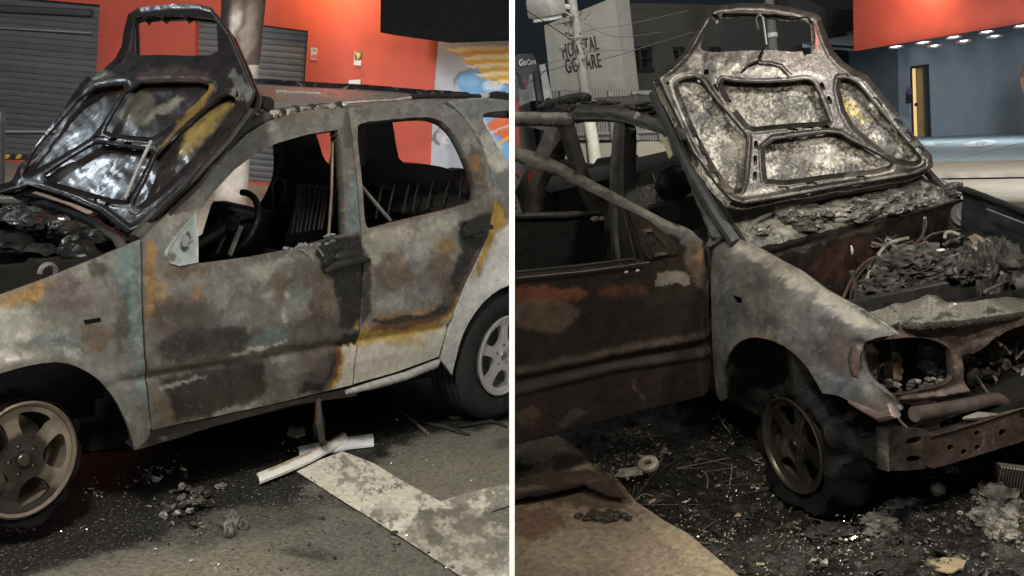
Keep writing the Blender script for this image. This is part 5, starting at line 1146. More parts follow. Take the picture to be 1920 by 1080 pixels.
for i in range(7): m.lathe([(.036, -.004), (.04, 0), (.036, .004)], zE(np.array(zf([(1160 + i * 16, 330 - abs(i - 3) * -8)])))[0] + [.02, 0, .06], (.3, .9, .2), 18, (.30, .25, .18))
m.lump(zE(np.array(zf([(900, 404)])))[0] + [0.02, 0, .06], (.02, .02, .008), 4, .3, 2, 2, (.8, .8, .76)); m.build(R, 'engine_hoses', M_CHAR, eng)['kind'] = 'stuff'
# --- front: crossmember, headlight opening, bumper beam
FP = cross(1.80)
zh = lambda pts: zz(1560, 580, 3.375, pts)
fp_out = zh([(345, 158), (290, 110), (350, 85), (430, 72), (560, 86), (700, 76), (900, 56), (1060, 34), (1215, 10), (1420, -30), (1420, 80), (1215, 100), (1100, 140), (1020, 186), (960, 240), (900, 280), (822, 292), (830, 440), (846, 470), (852, 552), (640, 592), (430, 602), (380, 560), (352, 540), (300, 560), (240, 540), (180, 470), (148, 420), (140, 330), (150, 250), (200, 200), (270, 172)])
hl = smooth(zh([(166, 262), (210, 214), (345, 182), (500, 170), (620, 186), (715, 228), (742, 300), (748, 400), (735, 445), (690, 474), (560, 502), (420, 530), (340, 536), (260, 488), (196, 424), (160, 340)]), 1)


def fprelief(v, P): return .012 * fbm(v, 18, 3) + .016 * np.exp(-(edist(v, hl) / 4) ** 2) - .035 * np.clip((v[:, 1] - 640) / 90, 0, 1) * 0 + .02 * np.exp(-(edist(v, zh([(430, 560), (640, 545), (850, 510)]), False) / 6) ** 2)


fpan = sheet('front_panel', fp_out, FP, M_BODYR, cr, [hl], .03, 3.5, fprelief, (.125, .092, .080), [
    (ASHT, .7, 5, zh([(300, 90), (430, 66), (560, 82), (700, 70), (900, 50), (1215, 4), (1420, -36), (1420, -15), (1215, 28), (900, 76), (700, 96), (560, 104), (430, 92), (330, 130)])), ((.20, .155, .14), .7, 8, [zh([(920, 150)])[0][0], zh([(920, 150)])[0][1], 40, 16]), ((.07, .05, .045), .7, 5, zh([(800, 150), (860, 190), (960, 170), (940, 190), (850, 210)])), ((.20, .165, .155), .7, 8, zh([(420, 540), (640, 510), (820, 480), (830, 520), (640, 560), (440, 590)])), ((.19, .15, .13), .6, 6, zh([(760, 300), (810, 300), (812, 430), (770, 430)])), ((.16, .13, .10), .6, 8, (1635, 625, 16, 8)), (SOOT, .5, 6, zh([(690, 230), (740, 250), (760, 440), (740, 440)]))], 6, 14, 4, SOOT)
XM = plane3(R, FP(np.array([(1690, 602)]))[0], FP(np.array([(1920, 584)]))[0], FP(np.array([(1800, 598)]))[0] + np.array([-.30, .06, .02]))
xmo = [(1606, 592), (1650, 580), (1680, 568), (1712, 556), (1738, 551), (1762, 556), (1782, 572), (1850, 562), (1920, 551), (2040, 530), (2040, 566), (1920, 584), (1830, 597), (1768, 602), (1726, 606), (1688, 602), (1650, 620), (1630, 612)]
xm = sheet('crossmember', xmo, XM, M_ASH, cr, [], .03, 3.5, lambda v, P: .045 * np.exp(-(((v[:, 0] - 1742) / 34) ** 2 + ((v[:, 1] - 568) / 16) ** 2)) + .010 * fbm(v, 22, 3) + .003 * fbm(v, 6, 5), (.18, .17, .14), [(SOOT, .95, 2, zh([(355, -20), (390, -10), (450, 50), (470, 62), (440, 62)])), (SOOT, .95, 2, zh([(460, 58), (560, 60), (600, 74), (560, 78), (470, 74)])), (SOOT, .95, 2, zh([(625, 60), (690, 30), (740, 20), (770, 40), (700, 55), (640, 70)])), (SOOT, .95, 2, zh([(930, 30), (1000, -5), (1060, 5), (1120, 12), (1000, 28)])), ((.16, .15, .125), .8, 6, (1740, 575, 34, 9)), ((.2, .19, .15), .6, 6, (1700, 590, 30, 6))], 5, 10, 5, SOOT)
m = MB(); c0 = XM(np.array(zh([(755, 28)])))[0] + [.02, 0, .02]; an = np.linspace(-.6, 2.6, 12); m.tube([c0 + .022 * np.array([.2 * math.cos(q), math.cos(q), math.sin(q)]) for q in an], .007, 8, (.55, .53, .47))
m.tube([XM(np.array([(1848, 558)]))[0] + [0, 0, .03], XM(np.array([(1920, 532)]))[0] + [0, 0, .05], XM(np.array([(2010, 500)]))[0] + [0, 0, .06]], .009, 8, (.32, .31, .28)); m.build(R, 'bonnet_stay', M_RIM, xm)
# headlight bowl
hb = zh([(168, 262), (232, 208), (290, 262), (400, 268), (448, 306), (448, 452), (380, 470), (260, 430), (190, 420)])
hbp = cross(1.70)
bowl = sheet('headlight_bowl', hb, hbp, M_BODYR, cr, [], .03, 3, lambda v, P: .02 * fbm(v, 12, 4), (.20, .13, .085), [((.46, .42, .34), .9, 2.5, zh([(165, 262), (232, 205), (290, 262), (200, 280)])), ((.38, .32, .25), .85, 3, zh([(200, 380), (260, 370), (280, 340), (300, 390), (380, 400), (440, 430), (440, 470), (260, 470), (190, 430)])), ((.06, .045, .035), .7, 3, zh([(310, 330), (350, 310), (370, 400), (340, 410), (300, 380)]))], 4, 8, 3, SOOT)
m = MB(); q = cross(1.74)(smooth(zh([(330, 345), (300, 360), (290, 410), (320, 460), (400, 480)]), 2, False)); m.tube(q, .006, 6, SOOT)
for i in range(40): m.lump(hbp(np.array(zh([(RNG.uniform(200, 700), RNG.normal(455, 14) + 0 * i)])))[0] + [.04, 0, 0], (.016, .016, .010), i, .7, 2.5, 2, [(.05, .045, .04), (.30, .27, .22), (.10, .09, .08)][i % 3], None, None, True)
for i in range(16): m.lump(hbp(np.array(zh([(RNG.uniform(600, 720), RNG.uniform(230, 420))])))[0] + [-.02, 0, 0], (.03, .03, .03), i + 50, .7, 2.5, 2, (.05, .05, .055), (.11, .11, .115), None, True)
m.build(R, 'headlight_scraps', M_CHAR, bowl)['kind'] = 'stuff'
m = MB(); m.box(hbp(np.array(zh([(450, 340)])))[0] + [-.22, 0, 0], (.05, .75, .5), rotz(-.2), SOOT); m.box(hbp(np.array(zh([(1100, 400)])))[0] + [-.22, 0, 0], (.05, .7, .6), rotz(-.2), SOOT); m.build(R, 'radiator_shell', M_SOOT, cr)
GP = cross(1.66); m = MB()
for i in range(46):
    a = zh([(RNG.uniform(840, 1400), RNG.uniform(180, 560))]); p = GP(np.array(a))[0]
    if i % 2: m.lump(p, (RNG.uniform(.02, .05), RNG.uniform(.02, .05), RNG.uniform(.01, .05)), i, .7, 2.5, 2, (.035, .032, .03), (.20, .19, .17) if i % 5 == 0 else DARK, None, True)
    else: m.tube([p, p + RNG.normal(0, .06, 3), p + RNG.normal(0, .09, 3)], .007, 6, [(.05, .045, .04), (.22, .21, .19), (.12, .1, .09)][i % 3])
m.tube(GP(np.array(zh([(1090, 590), (1150, 500), (1215, 430)]))) + [.06, 0, 0], .014, 6, (.10, .09, .08)); m.tube(GP(np.array(zh([(1100, 640), (1215, 560), (1330, 520)]))) + [.1, 0, 0], .014, 6, (.20, .19, .17)); m.build(R, 'radiator_remains', M_CHAR, cr)['kind'] = 'stuff'
TP = cross(1.86); m = MB(); q = TP(smooth(zh([(522, 662), (640, 645), (850, 608), (1000, 570), (1060, 570), (1092, 596)]), 1, False)); m.tube(q, np.linspace(.034, .026, len(q)), 12, (.11, .085, .075))
m.tube(TP(np.array(zh([(800, 664), (900, 650), (1010, 640)]))) + [.03, 0, -.01], [.006, .02, .006], 6, (.34, .32, .27)); m.tube(TP(smooth(zh([(415, 670), (430, 710), (470, 745)]), 1, False)), .006, 6, (.22, .20, .18)); m.build(R, 'front_tube', M_BODYR, cr)
BP = cross(1.90)
beam = zh([(620, 800), (760, 762), (905, 718), (1060, 668), (1215, 618), (1420, 550), (1420, 770), (1215, 832), (1000, 900), (800, 962), (640, 1008), (622, 1000)])
bh = [[(1560 + (x + r * math.cos(q)) / 3.375, 580 + (y + r * math.sin(q)) / 3.375) for q in np.linspace(0, 6.28, 13)[:-1]] for x, y, r in ((750, 876, 20), (836, 902, 19), (921, 876, 19), (920, 784, 18), (1078, 780, 24), (1330, 700, 20))]
bmp = sheet('bumper_beam', beam, BP, M_BODYR, cr, bh, .07, 3.5, lambda v, P: .004 * fbm(v, 20, 3) + .012 * np.exp(-(edist(v, zh([(620, 800), (905, 718), (1215, 618), (1420, 550)]), False) / 3) ** 2), (.072, .050, .041), [((.19, .15, .125), .8, 2, zh([(905, 716), (1215, 616), (1420, 548), (1420, 560), (1215, 630), (905, 730)])), ((.11, .075, .062), .7, 8, zh([(900, 730), (1215, 640), (1215, 720), (940, 800)])), ((.08, .06, .055), .7, 8, zh([(640, 900), (900, 900), (1215, 790), (1215, 832), (640, 1005)])), ((.2, .17, .15), .5, 2, zh([(950, 790), (965, 780), (970, 860), (955, 870)])), ((.2, .17, .15), .5, 2, zh([(1010, 760), (1020, 756), (1026, 840), (1014, 840)]))], 5, 14, 4, SOOT)
brk = zh([(336, 760), (440, 752), (600, 758), (624, 800), (628, 1005), (480, 1020), (340, 1022)])
sheet('beam_bracket', brk, cross(1.87), M_BODYR, bmp, [smooth(zh([(466, 840), (480, 815), (560, 800), (572, 815), (568, 845), (480, 866)]), 1), smooth(zh([(466, 945), (500, 925), (566, 930), (560, 960), (480, 970)]), 1)], .05, 3, lambda v, P: .004 * fbm(v, 12, 3) + .01 * np.exp(-((v[:, 0] - 1664) / 3) ** 2), (.062, .048, .041), [((.17, .15, .13), .7, 2, zh([(336, 760), (350, 758), (352, 1020), (340, 1022)])), (SOOT, .5, 5, zh([(590, 760), (626, 800), (628, 1005), (596, 1005)]))], 4, 10, 3, SOOT)
m = MB(); m.tube(cross(1.84)(smooth(zh([(640, 700), (700, 690), (745, 690), (755, 715)]), 1, False)), .005, 6, (.07, .06, .053)); m.box(cross(1.82)(np.array(zh([(610, 715)])))[0], (.06, .07, .05), None, (.09, .075, .068)); m.build(R, 'tow_hook', M_BODYR, bmp)
wheel(R, cr, hit(R, 1524, 824, 1, -.775), (.05, -1, .03), .33, .04, (.055, .047, .038), (.003, .003, .003), .27, .55, [((.16, .14, .11), .8, .03, (-.06, -.08, .05, .08)), (SOOT, .8, .03, (.12, -.05, .06, .12)), (SOOT, .7, .03, (-.12, .1, .05, .06))])

# ================================================================== right ground: debris field, slab, road
def rgp(v, P):
    px = project(R, P)
    c = paint(px, (.012, .0112, .0105), [((.06, .056, .05), .7, 20, (1130, 860, 60, 30)), ((.10, .095, .085), .75, 10, (1790, 870, 30, 20)), ((.05, .048, .045), .7, 30, (1460, 1040, 70, 36)), ((.045, .042, .038), .8, 20, (1350, 1050, 40, 40)), ((.09, .08, .065), .7, 20, (1900, 1010, 50, 60)), ((.34, .28, .18), .9, 5, smooth([(1735, 1050), (1760, 1044), (1810, 1050), (1808, 1062), (1770, 1075)], 1)), ((.05, .046, .04), .7, 20, (1640, 1040, 90, 30)), ((.06, .055, .05), .6, 14, (1240, 800, 40, 14))], 18, 30)
    return c * np.clip(1 + .9 * fbm(v, .03, 5), .3, 2.2)[:, None]


def project(F, P):
    q = P @ F.M.T + F.t; return np.stack([960 + FPX * q[:, 0] / q[:, 2], 540 + FPX * q[:, 1] / q[:, 2]], 1)


kind(sheet('debris_ground', [(3.0, -2.6), (3.2, 1.0), (1.9, 1.2), (-.9, .6), (-1.2, -1.8), (.6, -2.7)], local(R, lambda p: np.stack([p[:, 0], p[:, 1], .02 + .045 * np.clip(fbm(p, .16, 2) + .25, 0, 1) + .03 * fbm(p, .05, 6)], 1)), M_GROUNDR, None, (), 0, .022, colfn=rgp, loc=(0, 0, 0)), 'structure')
SL = plane(R, (0, 0, .10), (0, 0, 1))
slab = [(860, 1180), (860, 866), (965, 834), (1046, 815), (1086, 844), (1112, 870), (1160, 900), (1192, 940), (1246, 976), (1290, 1000), (1400, 1092), (1480, 1180)]
joint = [[(1182, 958), (1270, 1040)], [(1130, 1100), (1268, 1040)], [(1268, 1040), (1340, 1110)]]


def slabrelief(v, P):
    d = np.full(len(v), 1e9)
    for j in joint: d = np.minimum(d, edist(v, j, False))
    return -.012 * np.exp(-(d / 2.2) ** 2) + .003 * fbm(v, 20, 3)


kind(sheet('sidewalk_slab', slab, SL, mat('worn_paving', .8, 0, .55, 26, .8, 60, .12, speck=.6, speckcol=(.05, .042, .035), speckscale=60, bd=.006), None, (), .12, 5, slabrelief, (.28, .225, .16), [
    ((.40, .33, .24), .7, 16, (1080, 1030, 90, 40)), ((.36, .30, .19), .7, 10, [(1210, 970), (1290, 1010), (1400, 1090), (1340, 1080), (1250, 1020), (1190, 960)]), ((.15, .08, .055), .75, 12, [(965, 955), (1040, 950), (1060, 985), (1000, 1010), (965, 1010)]), ((.09, .055, .042), .8, 8, [(965, 905), (1060, 880), (1130, 882), (1180, 920), (1190, 945), (1140, 955), (1060, 945), (965, 945)]), ((.05, .042, .038), .85, 5, [(965, 870), (1000, 866), (1002, 882), (965, 888)]), ((.05, .042, .038), .8, 5, [(1030, 850), (1080, 846), (1090, 870), (1050, 888), (1034, 880)]), ((.44, .40, .32), .8, 8, [(965, 838), (1050, 818), (1080, 850), (1030, 850), (1010, 870), (965, 870)]), ((.44, .38, .28), .7, 6, [(965, 900), (1000, 885), (1040, 880), (1000, 905), (965, 925)]), (SOOT, .9, 4, [(1060, 830), (1110, 868), (1170, 910), (1150, 905), (1090, 862)]), ((.10, .08, .06), .7, 4, (1140, 968, 30, 8)), (RED, .4, 10, (1010, 930, 40, 10)), ((.05, .04, .035), .6, 3, [(1110, 940), (1180, 955), (1240, 975), (1180, 962)])], 12, 18, 4, SOOT, loc=(0, 0, .1)), 'structure')
mt = [(955, 950), (985, 944), (1030, 936), (1080, 926), (1100, 920), (1140, 934), (1175, 938), (1150, 905), (1100, 886), (1030, 894), (955, 912)]
o = sheet('burnt_mat', mt, plane(R, (0, 0, .118), (0, 0, 1)), M_CHAR, None, (), .01, 4, lambda v, P: .018 + .012 * fbm(v, 22, 3) + .02 * np.exp(-(edist(v, [(955, 948), (1030, 935), (1095, 922)], False) / 7) ** 2), (.07, .045, .036), [((.20, .15, .11), .8, 5, (1000, 925, 30, 6)), (SOOT, .9, 3, [(955, 940), (1080, 918), (1095, 924), (955, 956)]), ((.13, .09, .07), .6, 6, (1100, 905, 40, 8))], 6, 12, 3, SOOT)
tag(o, 'curled burnt sheet with a black edge lying on the paving below the open front door', 'burnt sheet')
m = MB()
for i in range(40): m.lump(hit(R, RNG.normal(1135, 18), RNG.normal(967, 4), 2, .11), (.02, .02, .01), i, .7, 3, 2, (.03, .026, .022), (.11, .09, .07), None, True)
tag(m.build(R, 'soot_clump', M_CHAR), 'small crumbly black clump on the paving in front of the curled burnt sheet', 'soot')
# far street: falls away behind the car to a lot in front of the blue building
pA = R.depth(1755, 392, 10.4)
_s = -.04; ST = plane(R, pA, R.M.T @ np.array([_s, -1, (-364 - _s * 790) / FPX]))
M_ROAD = mat('pale_road', .8, 0, .22, 3, .3, 40, .1)
m = MB(); m.add([(14, -14, -.06), (10.5, 1.3, -.06), (-2.6, 1.3, -.06), (-2.6, -14, -.06)], [[0, 1, 2, 3]], (.03, .028, .026)); kind(m.build(R, 'ground', M_GROUNDR, None, (0, 0, -.06)))


def flat(name, poly, colr, dz=0., pats=(), mt_=None, step=14, st=True):
    o = sheet(name, poly, plane(R, pA + ST.n / np.linalg.norm(ST.n) * dz * (1 if ST.n @ (R.o - pA) > 0 else -1), ST.n), mt_ or M_ROAD, None, (), 0, step, None, colr, pats, 6, 30)
    if st: o['kind'] = 'structure'
    return o


road = flat('road', [(1500, 420), (1500, 330), (1750, 336), (2400, 330), (2600, 470), (1700, 470)], (.19, .165, .125), .0, [((.12, .11, .085), .6, 6, [(1750, 360), (2100, 352), (2100, 362), (1760, 370)]), ((.26, .235, .185), .6, 6, [(1750, 376), (2100, 366), (2100, 382), (1780, 388)])], st=True)
flat('pavement', [(1500, 345), (1500, 306), (1765, 303), (2400, 290), (2400, 325), (1765, 334)], (.30, .265, .195), .02, [((.12, .1, .08), .9, 1.5, [(1750, 333), (2400, 324), (2400, 327), (1750, 336)])])
lot = flat('parking_lot', [(900, 310), (900, 250), (1640, 258), (1746, 255), (2400, 232), (2400, 292), (1765, 304)], (.34, .45, .48), .012, [((.42, .52, .54), .5, 12, (1900, 262, 60, 8))])
flat('lot_line', [(1775, 300), (1779, 300), (1960, 256), (1957, 255)], (.62, .63, .58), .02, step=20)
flat('lot_line', [(1735, 272), (1737, 273), (1850, 259), (1848, 258)], (.55, .57, .54), .02, step=20)
a = np.linspace(0, 2 * np.pi, 30, endpoint=False); el = np.stack([1838 + 31 * np.cos(a), 269 + 6.5 * np.sin(a) - .10 * 31 * np.cos(a)], 1)
flat('lot_symbol', el, (.66, .68, .66), .022, [((.30, .36, .36), .9, 1, [(1826, 268), (1836, 266), (1852, 267), (1842, 270), (1848, 273), (1838, 272), (1828, 271)])], step=4)
el2 = np.stack([1744 + 10 * np.cos(a), 271 + 4 * np.sin(a)], 1); flat('lot_symbol', el2, (.6, .62, .6), .022, step=4)

# ------------------------------------------------------------------ blue clinic building with an orange fascia
UP = np.array([0, 0, 1.0])
wA = ST(np.array([(1745, 257)]))[0]; wB = ST(np.array([(1960, 247)]))[0]


def vert(pa, pb):
    e = pb - pa; return plane(R, pa, np.cross(e, UP))


BW = vert(wA, wB)
bb = thing(R, 'clinic_building', 'blue grey building with an orange fascia and lit downlights behind the right car', 'building', wA)
BLU = (.27, .325, .38)
dr = [(1708, 127), (1740, 123), (1745, 257), (1712, 258)]
sheet('wall', [(1683, 60), (1960, 20), (2300, -30), (2300, 235), (1960, 247), (1745, 257), (1686, 261)], BW, M_WALL, bb, [dr], .25, 22, None, BLU)
wC = BW(np.array([(1684, 200)]))[0]; rw = rotz(-.9) @ (wB - wA)
RW = plane(R, wC, np.cross(rw, UP))
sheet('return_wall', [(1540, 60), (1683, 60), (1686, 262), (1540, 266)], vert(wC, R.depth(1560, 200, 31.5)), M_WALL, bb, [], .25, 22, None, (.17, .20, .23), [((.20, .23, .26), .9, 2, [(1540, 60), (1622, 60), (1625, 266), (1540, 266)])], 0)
# door opening with lit room, leaf and handle
BWi = plane(R, wA + (wA - R.o) / np.linalg.norm(wA - R.o) * .8, BW.n)
sheet('lit_room', [(1690, 110), (1760, 100), (1765, 270), (1695, 275)], BWi, emit('lit_room_light', (1, .70, .30), .75), bb, (), .02, 20)
sheet('door', [(1718, 127), (1739, 124), (1744, 257), (1722, 258)], plane(R, wA + (wA - R.o) * .012, BW.n), mat('door_wood', .5, 0, .1, 6, .05, 20, .1), bb, (), .04, 5, None, (.50, .34, .15), [((.35, .25, .12), .8, 2, (1732, 236, 6, 14))], 2)
m = MB()
for a, b in (((1708, 126), (1712, 258)), ((1739, 122), (1744, 257)), ((1707, 127), (1741, 122))): m.tube(BW(np.array([a, b])) - BW.n / np.linalg.norm(BW.n) * .0,   .03, 6, (.04, .035, .035))
m.tube(BW(np.array([(1736, 125), (1740, 257)])), .05, 6, (.03, .028, .03)); m.build(R, 'door_frame', M_SIGN, bb)
m = MB(); m.lump(BW(np.array([(1718, 196)]))[0] * 1, (.05, .05, .04), 2, .1, 2, 2, (.03, .03, .03)); m.build(R, 'handle', M_SIGN, bb)
m = MB(); p = BW(np.array([(1700, 182)]))[0]; tn = -BW.n / np.linalg.norm(BW.n); tn = tn * np.sign(tn @ (R.o - p)); m.box(p + tn * .05, (.12, .12, .26), None, (.02, .02, .025)); m.build(R, 'door_keypad', M_SIGN, bb)
m = MB(); p = BW(np.array([(1700, 170)]))[0]; m.box(p + tn * .05, (.12, .12, .16), None, (.12, .09, .22)); m.build(R, 'door_bell', M_SIGN, bb)
fA = R.depth(1598, 95, 25.5); fB = R.depth(1920, 43, 23.6); FA = vert(fA, fB)
fas = sheet('fascia', [(1597, -200), (2300, -300), (2300, -22), (1920, 43), (1601, 96)], FA, M_WALL, bb, [], .3, 22, None, (.44, .062, .034), [((.36, .045, .026), .6, 1, [(1664, 60), (1666, 60), (1668, 84), (1666, 84)]), ((.36, .045, .026), .6, 1, [(1779, 20), (1781, 20), (1783, 66), (1781, 66)])], 0)
# soffit between fascia foot and wall head
q = [FA(np.array([(1601, 95)]))[0], FA(np.array([(1920, 44)]))[0], FA(np.array([(2300, -20)]))[0], None, None, None]
dn = tn * 0; back = BW(np.array([(1683, 97)]))[0] - q[0]
m = MB(); fq = FA(np.array([(1601, 95), (1920, 43), (2300, -21)])); 
bq = [p - tn * 2.6 for p in fq]
m.add(list(fq) + bq + [p + UP * .1 for p in fq] + [p + UP * .1 for p in bq], [[0, 1, 4, 3], [1, 2, 5, 4], [6, 9, 10, 7], [7, 10, 11, 8], [3, 4, 10, 9], [4, 5, 11, 10]], (.42, .45, .48)); m.build(R, 'soffit', M_WALL, bb)
hz = mat('lamp_trim', .3, .5, .05, 5, 0, 20, .05)
SOF = plane3(R, fq[0], fq[1], bq[0]); em = emit('downlight_lens', (.93, .97, 1), 14)
for i, (x, y) in enumerate(((1679, 87), (1731, 79), (1788, 69), (1850, 59), (1915, 48), (1752, 85), (1807, 76), (1865, 67), (1935, 57))):
    p = SOF(np.array([(x, y)]))[0]; big = i < 5
    d = MB(); d.lathe([(0, .0), (.10 if big else .06, .0), (.11 if big else .065, .02), (0, .03)], p - UP * .03, UP, 20, (.9, .9, .9)); lo = d.build(R, 'downlight', em, bb)
    d = MB(); d.lathe([(.105, .0), (.15, .0), (.15, .03), (.105, .03)], p - UP * .032, UP, 20, (.5, .5, .5)); d.build(R, 'downlight_trim', hz, lo)
    if big or i == 8:
        lamp(R, 'downlight_light', tuple(p - UP * .08), tuple(p - UP * 5 + tn * 1.2), 'SPOT', 45, (.82, .92, 1), .08, 150, 1.0)
lamp(R, 'fascia_lamp_light', tuple(FA(np.array([(1712, -30)]))[0] + tn * .7), tuple(FA(np.array([(1712, 10)]))[0]), 'AREA', 22, (1, .68, .38), .3)
lamp(L, 'wall_lamp_light', tuple(WP(np.array([(640, -70)]))[0] + n0 * .6), tuple(WP(np.array([(640, 30)]))[0]), 'AREA', 26, (1, .62, .28), .25)

# ------------------------------------------------------------------ hospital sign building, dark building, fence, pole
TXT = mat('letter_paint', .6, 0, .05, 5, 0, 20, .05)


def text(F, body, P, p0, p1, hpx, colr, name, parent, off=.04, bold=.0):
    """lettering along the image line p0 -> p1 (foot of the letters) on surface P"""
    cu = bpy.data.curves.new(name, 'FONT'); cu.body = body; cu.size = 1; cu.extrude = .006; cu.offset = bold; cu.space_character = 1.12
    to = bpy.data.objects.new('t', cu); COL.objects.link(to)
    dg = bpy.context.evaluated_depsgraph_get(); me = bpy.data.meshes.new_from_object(to.evaluated_get(dg)); bpy.data.objects.remove(to)
    v = np.array([x.co[:] for x in me.vertices]); f = [list(p.vertices) for p in me.polygons]; bpy.data.meshes.remove(me)
    mn = v.min(0); mx = v.max(0); v[:, 0] = (v[:, 0] - mn[0]) / (mx[0] - mn[0]); v[:, 1] = (v[:, 1] - mn[1]) / (mx[1] - mn[1])
    a, b = np.array(p0, float), np.array(p1, float)
    px = a + v[:, :1] * (b - a) + v[:, 1:2] * np.array(hpx, float)
    n = P.n / np.linalg.norm(P.n); q = P(px); n = n * np.sign(n @ (F.o - q[0]))
    return finish(F, name, q + n * (off + v[:, 2:3]), f, TXT, parent, np.tile(colr, (len(v), 1)), None, False)


hA_ = R.depth(1040, 190, 24); hB_ = R.depth(1180, 180, 23); HP = vert(hA_, hB_)
hb_ = thing(R, 'hospital_building', 'pale building side wall with dark raised hospital lettering behind the pole', 'building', hA_)
sheet('wall', [(1020, 48), (1153, -6), (1200, 420), (1060, 420)], HP, M_PLASTER, hb_, [], .5, 14, None, (.44, .425, .37), [((.34, .325, .28), .6, 8, (1120, 165, 40, 20)), ((.5, .48, .43), .6, 10, (1060, 70, 26, 20))])
text(R, 'HOSPITAL', HP, (1057, 110), (1124, 93), (-4, -27), (.03, .03, .03), 'lettering', hb_, .012)
text(R, 'GOCARE', HP, (1063, 138), (1129, 126), (-4, -27), (.03, .03, .03), 'lettering', hb_, .012, .01)
dA = R.depth(1185, 190, 27); dB = R.depth(1600, 150, 30); DP = vert(dA, dB)
db = thing(R, 'dark_building', 'dark grey building with small unlit windows rising behind the open bonnet', 'building', dA)
wns = [[(1174, 92), (1222, 91), (1224, 131), (1178, 132)], [(1262, 92), (1282, 91), (1284, 112), (1266, 113)], [(1330, 92), (1350, 91), (1352, 106), (1333, 107)]]
sheet('wall', [(1150, 5), (1300, 8), (1480, 16), (1480, -10), (1562, 18), (1620, 16), (1620, 420), (1190, 420)], DP, M_PLASTER, db, wns,   .4, 20, None, (.07, .071, .065), [((.02, .017, .018), .9, 3, [(1552, 17), (1640, 14), (1640, 300), (1552, 300)]), ((.09, .09, .082), .5, 20, (1230, 40, 60, 20))])
for wpl in wns:
    n_ = DP.n / np.linalg.norm(DP.n); sgn = -np.sign(n_ @ (R.o - dA)); w_ = sheet('window', wpl, plane(R, dA + n_ * sgn * .2, DP.n), mat('dark_glass', .2, 0, .1, 4, 0, 20, .05), db, (), .03, 12, None, (.012, .013, .015))
    m = MB(); qq = DP(np.array(wpl)); m.tube([qq[0], qq[1]], .05, 6, (.02, .02, .02)); m.tube([(qq[0] + qq[1]) / 2, (qq[2] + qq[3]) / 2], .05, 6, (.02, .02, .02)); m.tube([qq[3], qq[2]], .07, 6, (.025, .025, .024)); m.tube([.55 * qq[0] + .45 * qq[3], .55 * qq[1] + .45 * qq[2]], .03, 6, (.02, .02, .02)); m.build(R, 'window_frame', M_SIGN, w_)
m = MB(); q = R.depth(1530, 5, 34); lb = vert(R.depth(1480, 10, 34), R.depth(1600, 10, 34)); o = sheet('far_building', [(1470, -120), (1640, -120), (1640, 60), (1470, 60)], lb, M_PLASTER, None, (), .5, 30, None, (.09, .10, .10)); tag(o, 'grey upper storey of a building just above the dark building, left of the orange fascia', 'building')
# fence
feA = R.depth(1080, 300, 20); feB = R.depth(1250, 292, 19.2); FE = vert(feA, feB)
fe = thing(R, 'slat_fence', 'fence of upright grey metal slats on a low pale wall, seen through the car windows', 'fence', feA)
sheet('base_wall', [(1010, 268), (1110, 270), (1260, 262), (1420, 254), (1420, 420), (1010, 420)], FE, M_PLASTER, fe, [], .15, 14, None, (.42, .39, .31))
m = MB()
for i in range(80):
    x = 1015 + i * 5; a = FE(np.array([(x, 262)]))[0]; b = FE(np.array([(x - 6, 170)]))[0]; m.tube([a, b], .032 if i % 9 else .06, 5, (.20, .195, .175))
m.tube(FE(np.array([(1010, 256), (1420, 240)])), .05, 6, (.22, .21, .19)); m.tube(FE(np.array([(1010, 200), (1420, 184)])), .04, 6, (.2, .19, .17)); m.build(R, 'slat_panel', M_SHUT, fe)
bkA = vert(feA + (feA - R.o) * .02, feB + (feB - R.o) * .02)
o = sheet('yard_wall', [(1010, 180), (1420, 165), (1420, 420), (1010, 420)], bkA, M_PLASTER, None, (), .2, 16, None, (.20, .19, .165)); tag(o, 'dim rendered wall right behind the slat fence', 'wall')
m = MB(); p = FE(np.array([(1176, 250)]))[0]; tf = -FE.n / np.linalg.norm(FE.n); tf = tf * np.sign(tf @ (R.o - p)); m.lathe([(0, .02), (.09, .02), (.115, .01), (.12, -.01), (0, -.02)], p + tf * .1, tf, 24, (.60, .06, .05)); rs = m.build(R, 'round_sign', M_SIGN); tag(rs, 'small round red notice hanging on the slat fence', 'sign')
m = MB(); m.lathe([(.03, .0), (.045, .0), (.045, .01), (.03, .01)], p + tf * .125, tf, 16, (.6, .45, .42)); m.build(R, 'notice_mark', M_SIGN, rs)
# pole
pA_ = R.depth(1114, 304, 17.5); PP = plane(R, pA_, R.o - pA_)
pr_ = thing(R, 'utility_pole', 'slim leaning grey utility pole with a white painted foot in front of the hospital lettering', 'pole', pA_)


def taper(name, pts, wpx, colr, matn, parent, sub=1):
    q = PP(np.array(pts, float)); r = [w * .5 * np.linalg.norm(p - R.o) / FPX * .98 for w, p in zip(wpx, q)]; mm = MB(); mm.tube(q, r, 20, colr); return mm.build(R, name, matn, parent)


taper('shaft', [(1064, -60), (1075, 20), (1090, 120), (1104, 225), (1116, 330)], [18, 18, 19, 22, 24], (.13, .127, .112), M_CONC, pr_)
taper('white_band', [(1104, 228), (1110, 262), (1118, 330)], [23, 25, 27], (.50, .48, .40), M_CONC, pr_)
m = MB()
for i in range(26):
    y = RNG.uniform(18, 118); x = 1072 + y * .15 + RNG.normal(0, 9); p = PP(np.array([(x, y)]))[0] + RNG.normal(0, .05, 3)
    m.tube([p, p + RNG.normal(0, .07, 3), p + RNG.normal(0, .09, 3)], .010, 5, [(.06, .06, .055), (.02, .02, .02), (.14, .135, .12)][i % 3])
for x, y in ((1060, 88), (1076, 60), (1088, 118), (1068, 40)): m.lump(PP(np.array([(x, y)]))[0] + tf * .1, (.04, .04, .06), x, .3, 2, 2, (.08, .078, .07))
m.build(R, 'cable_clutter', M_CHAR, pr_)
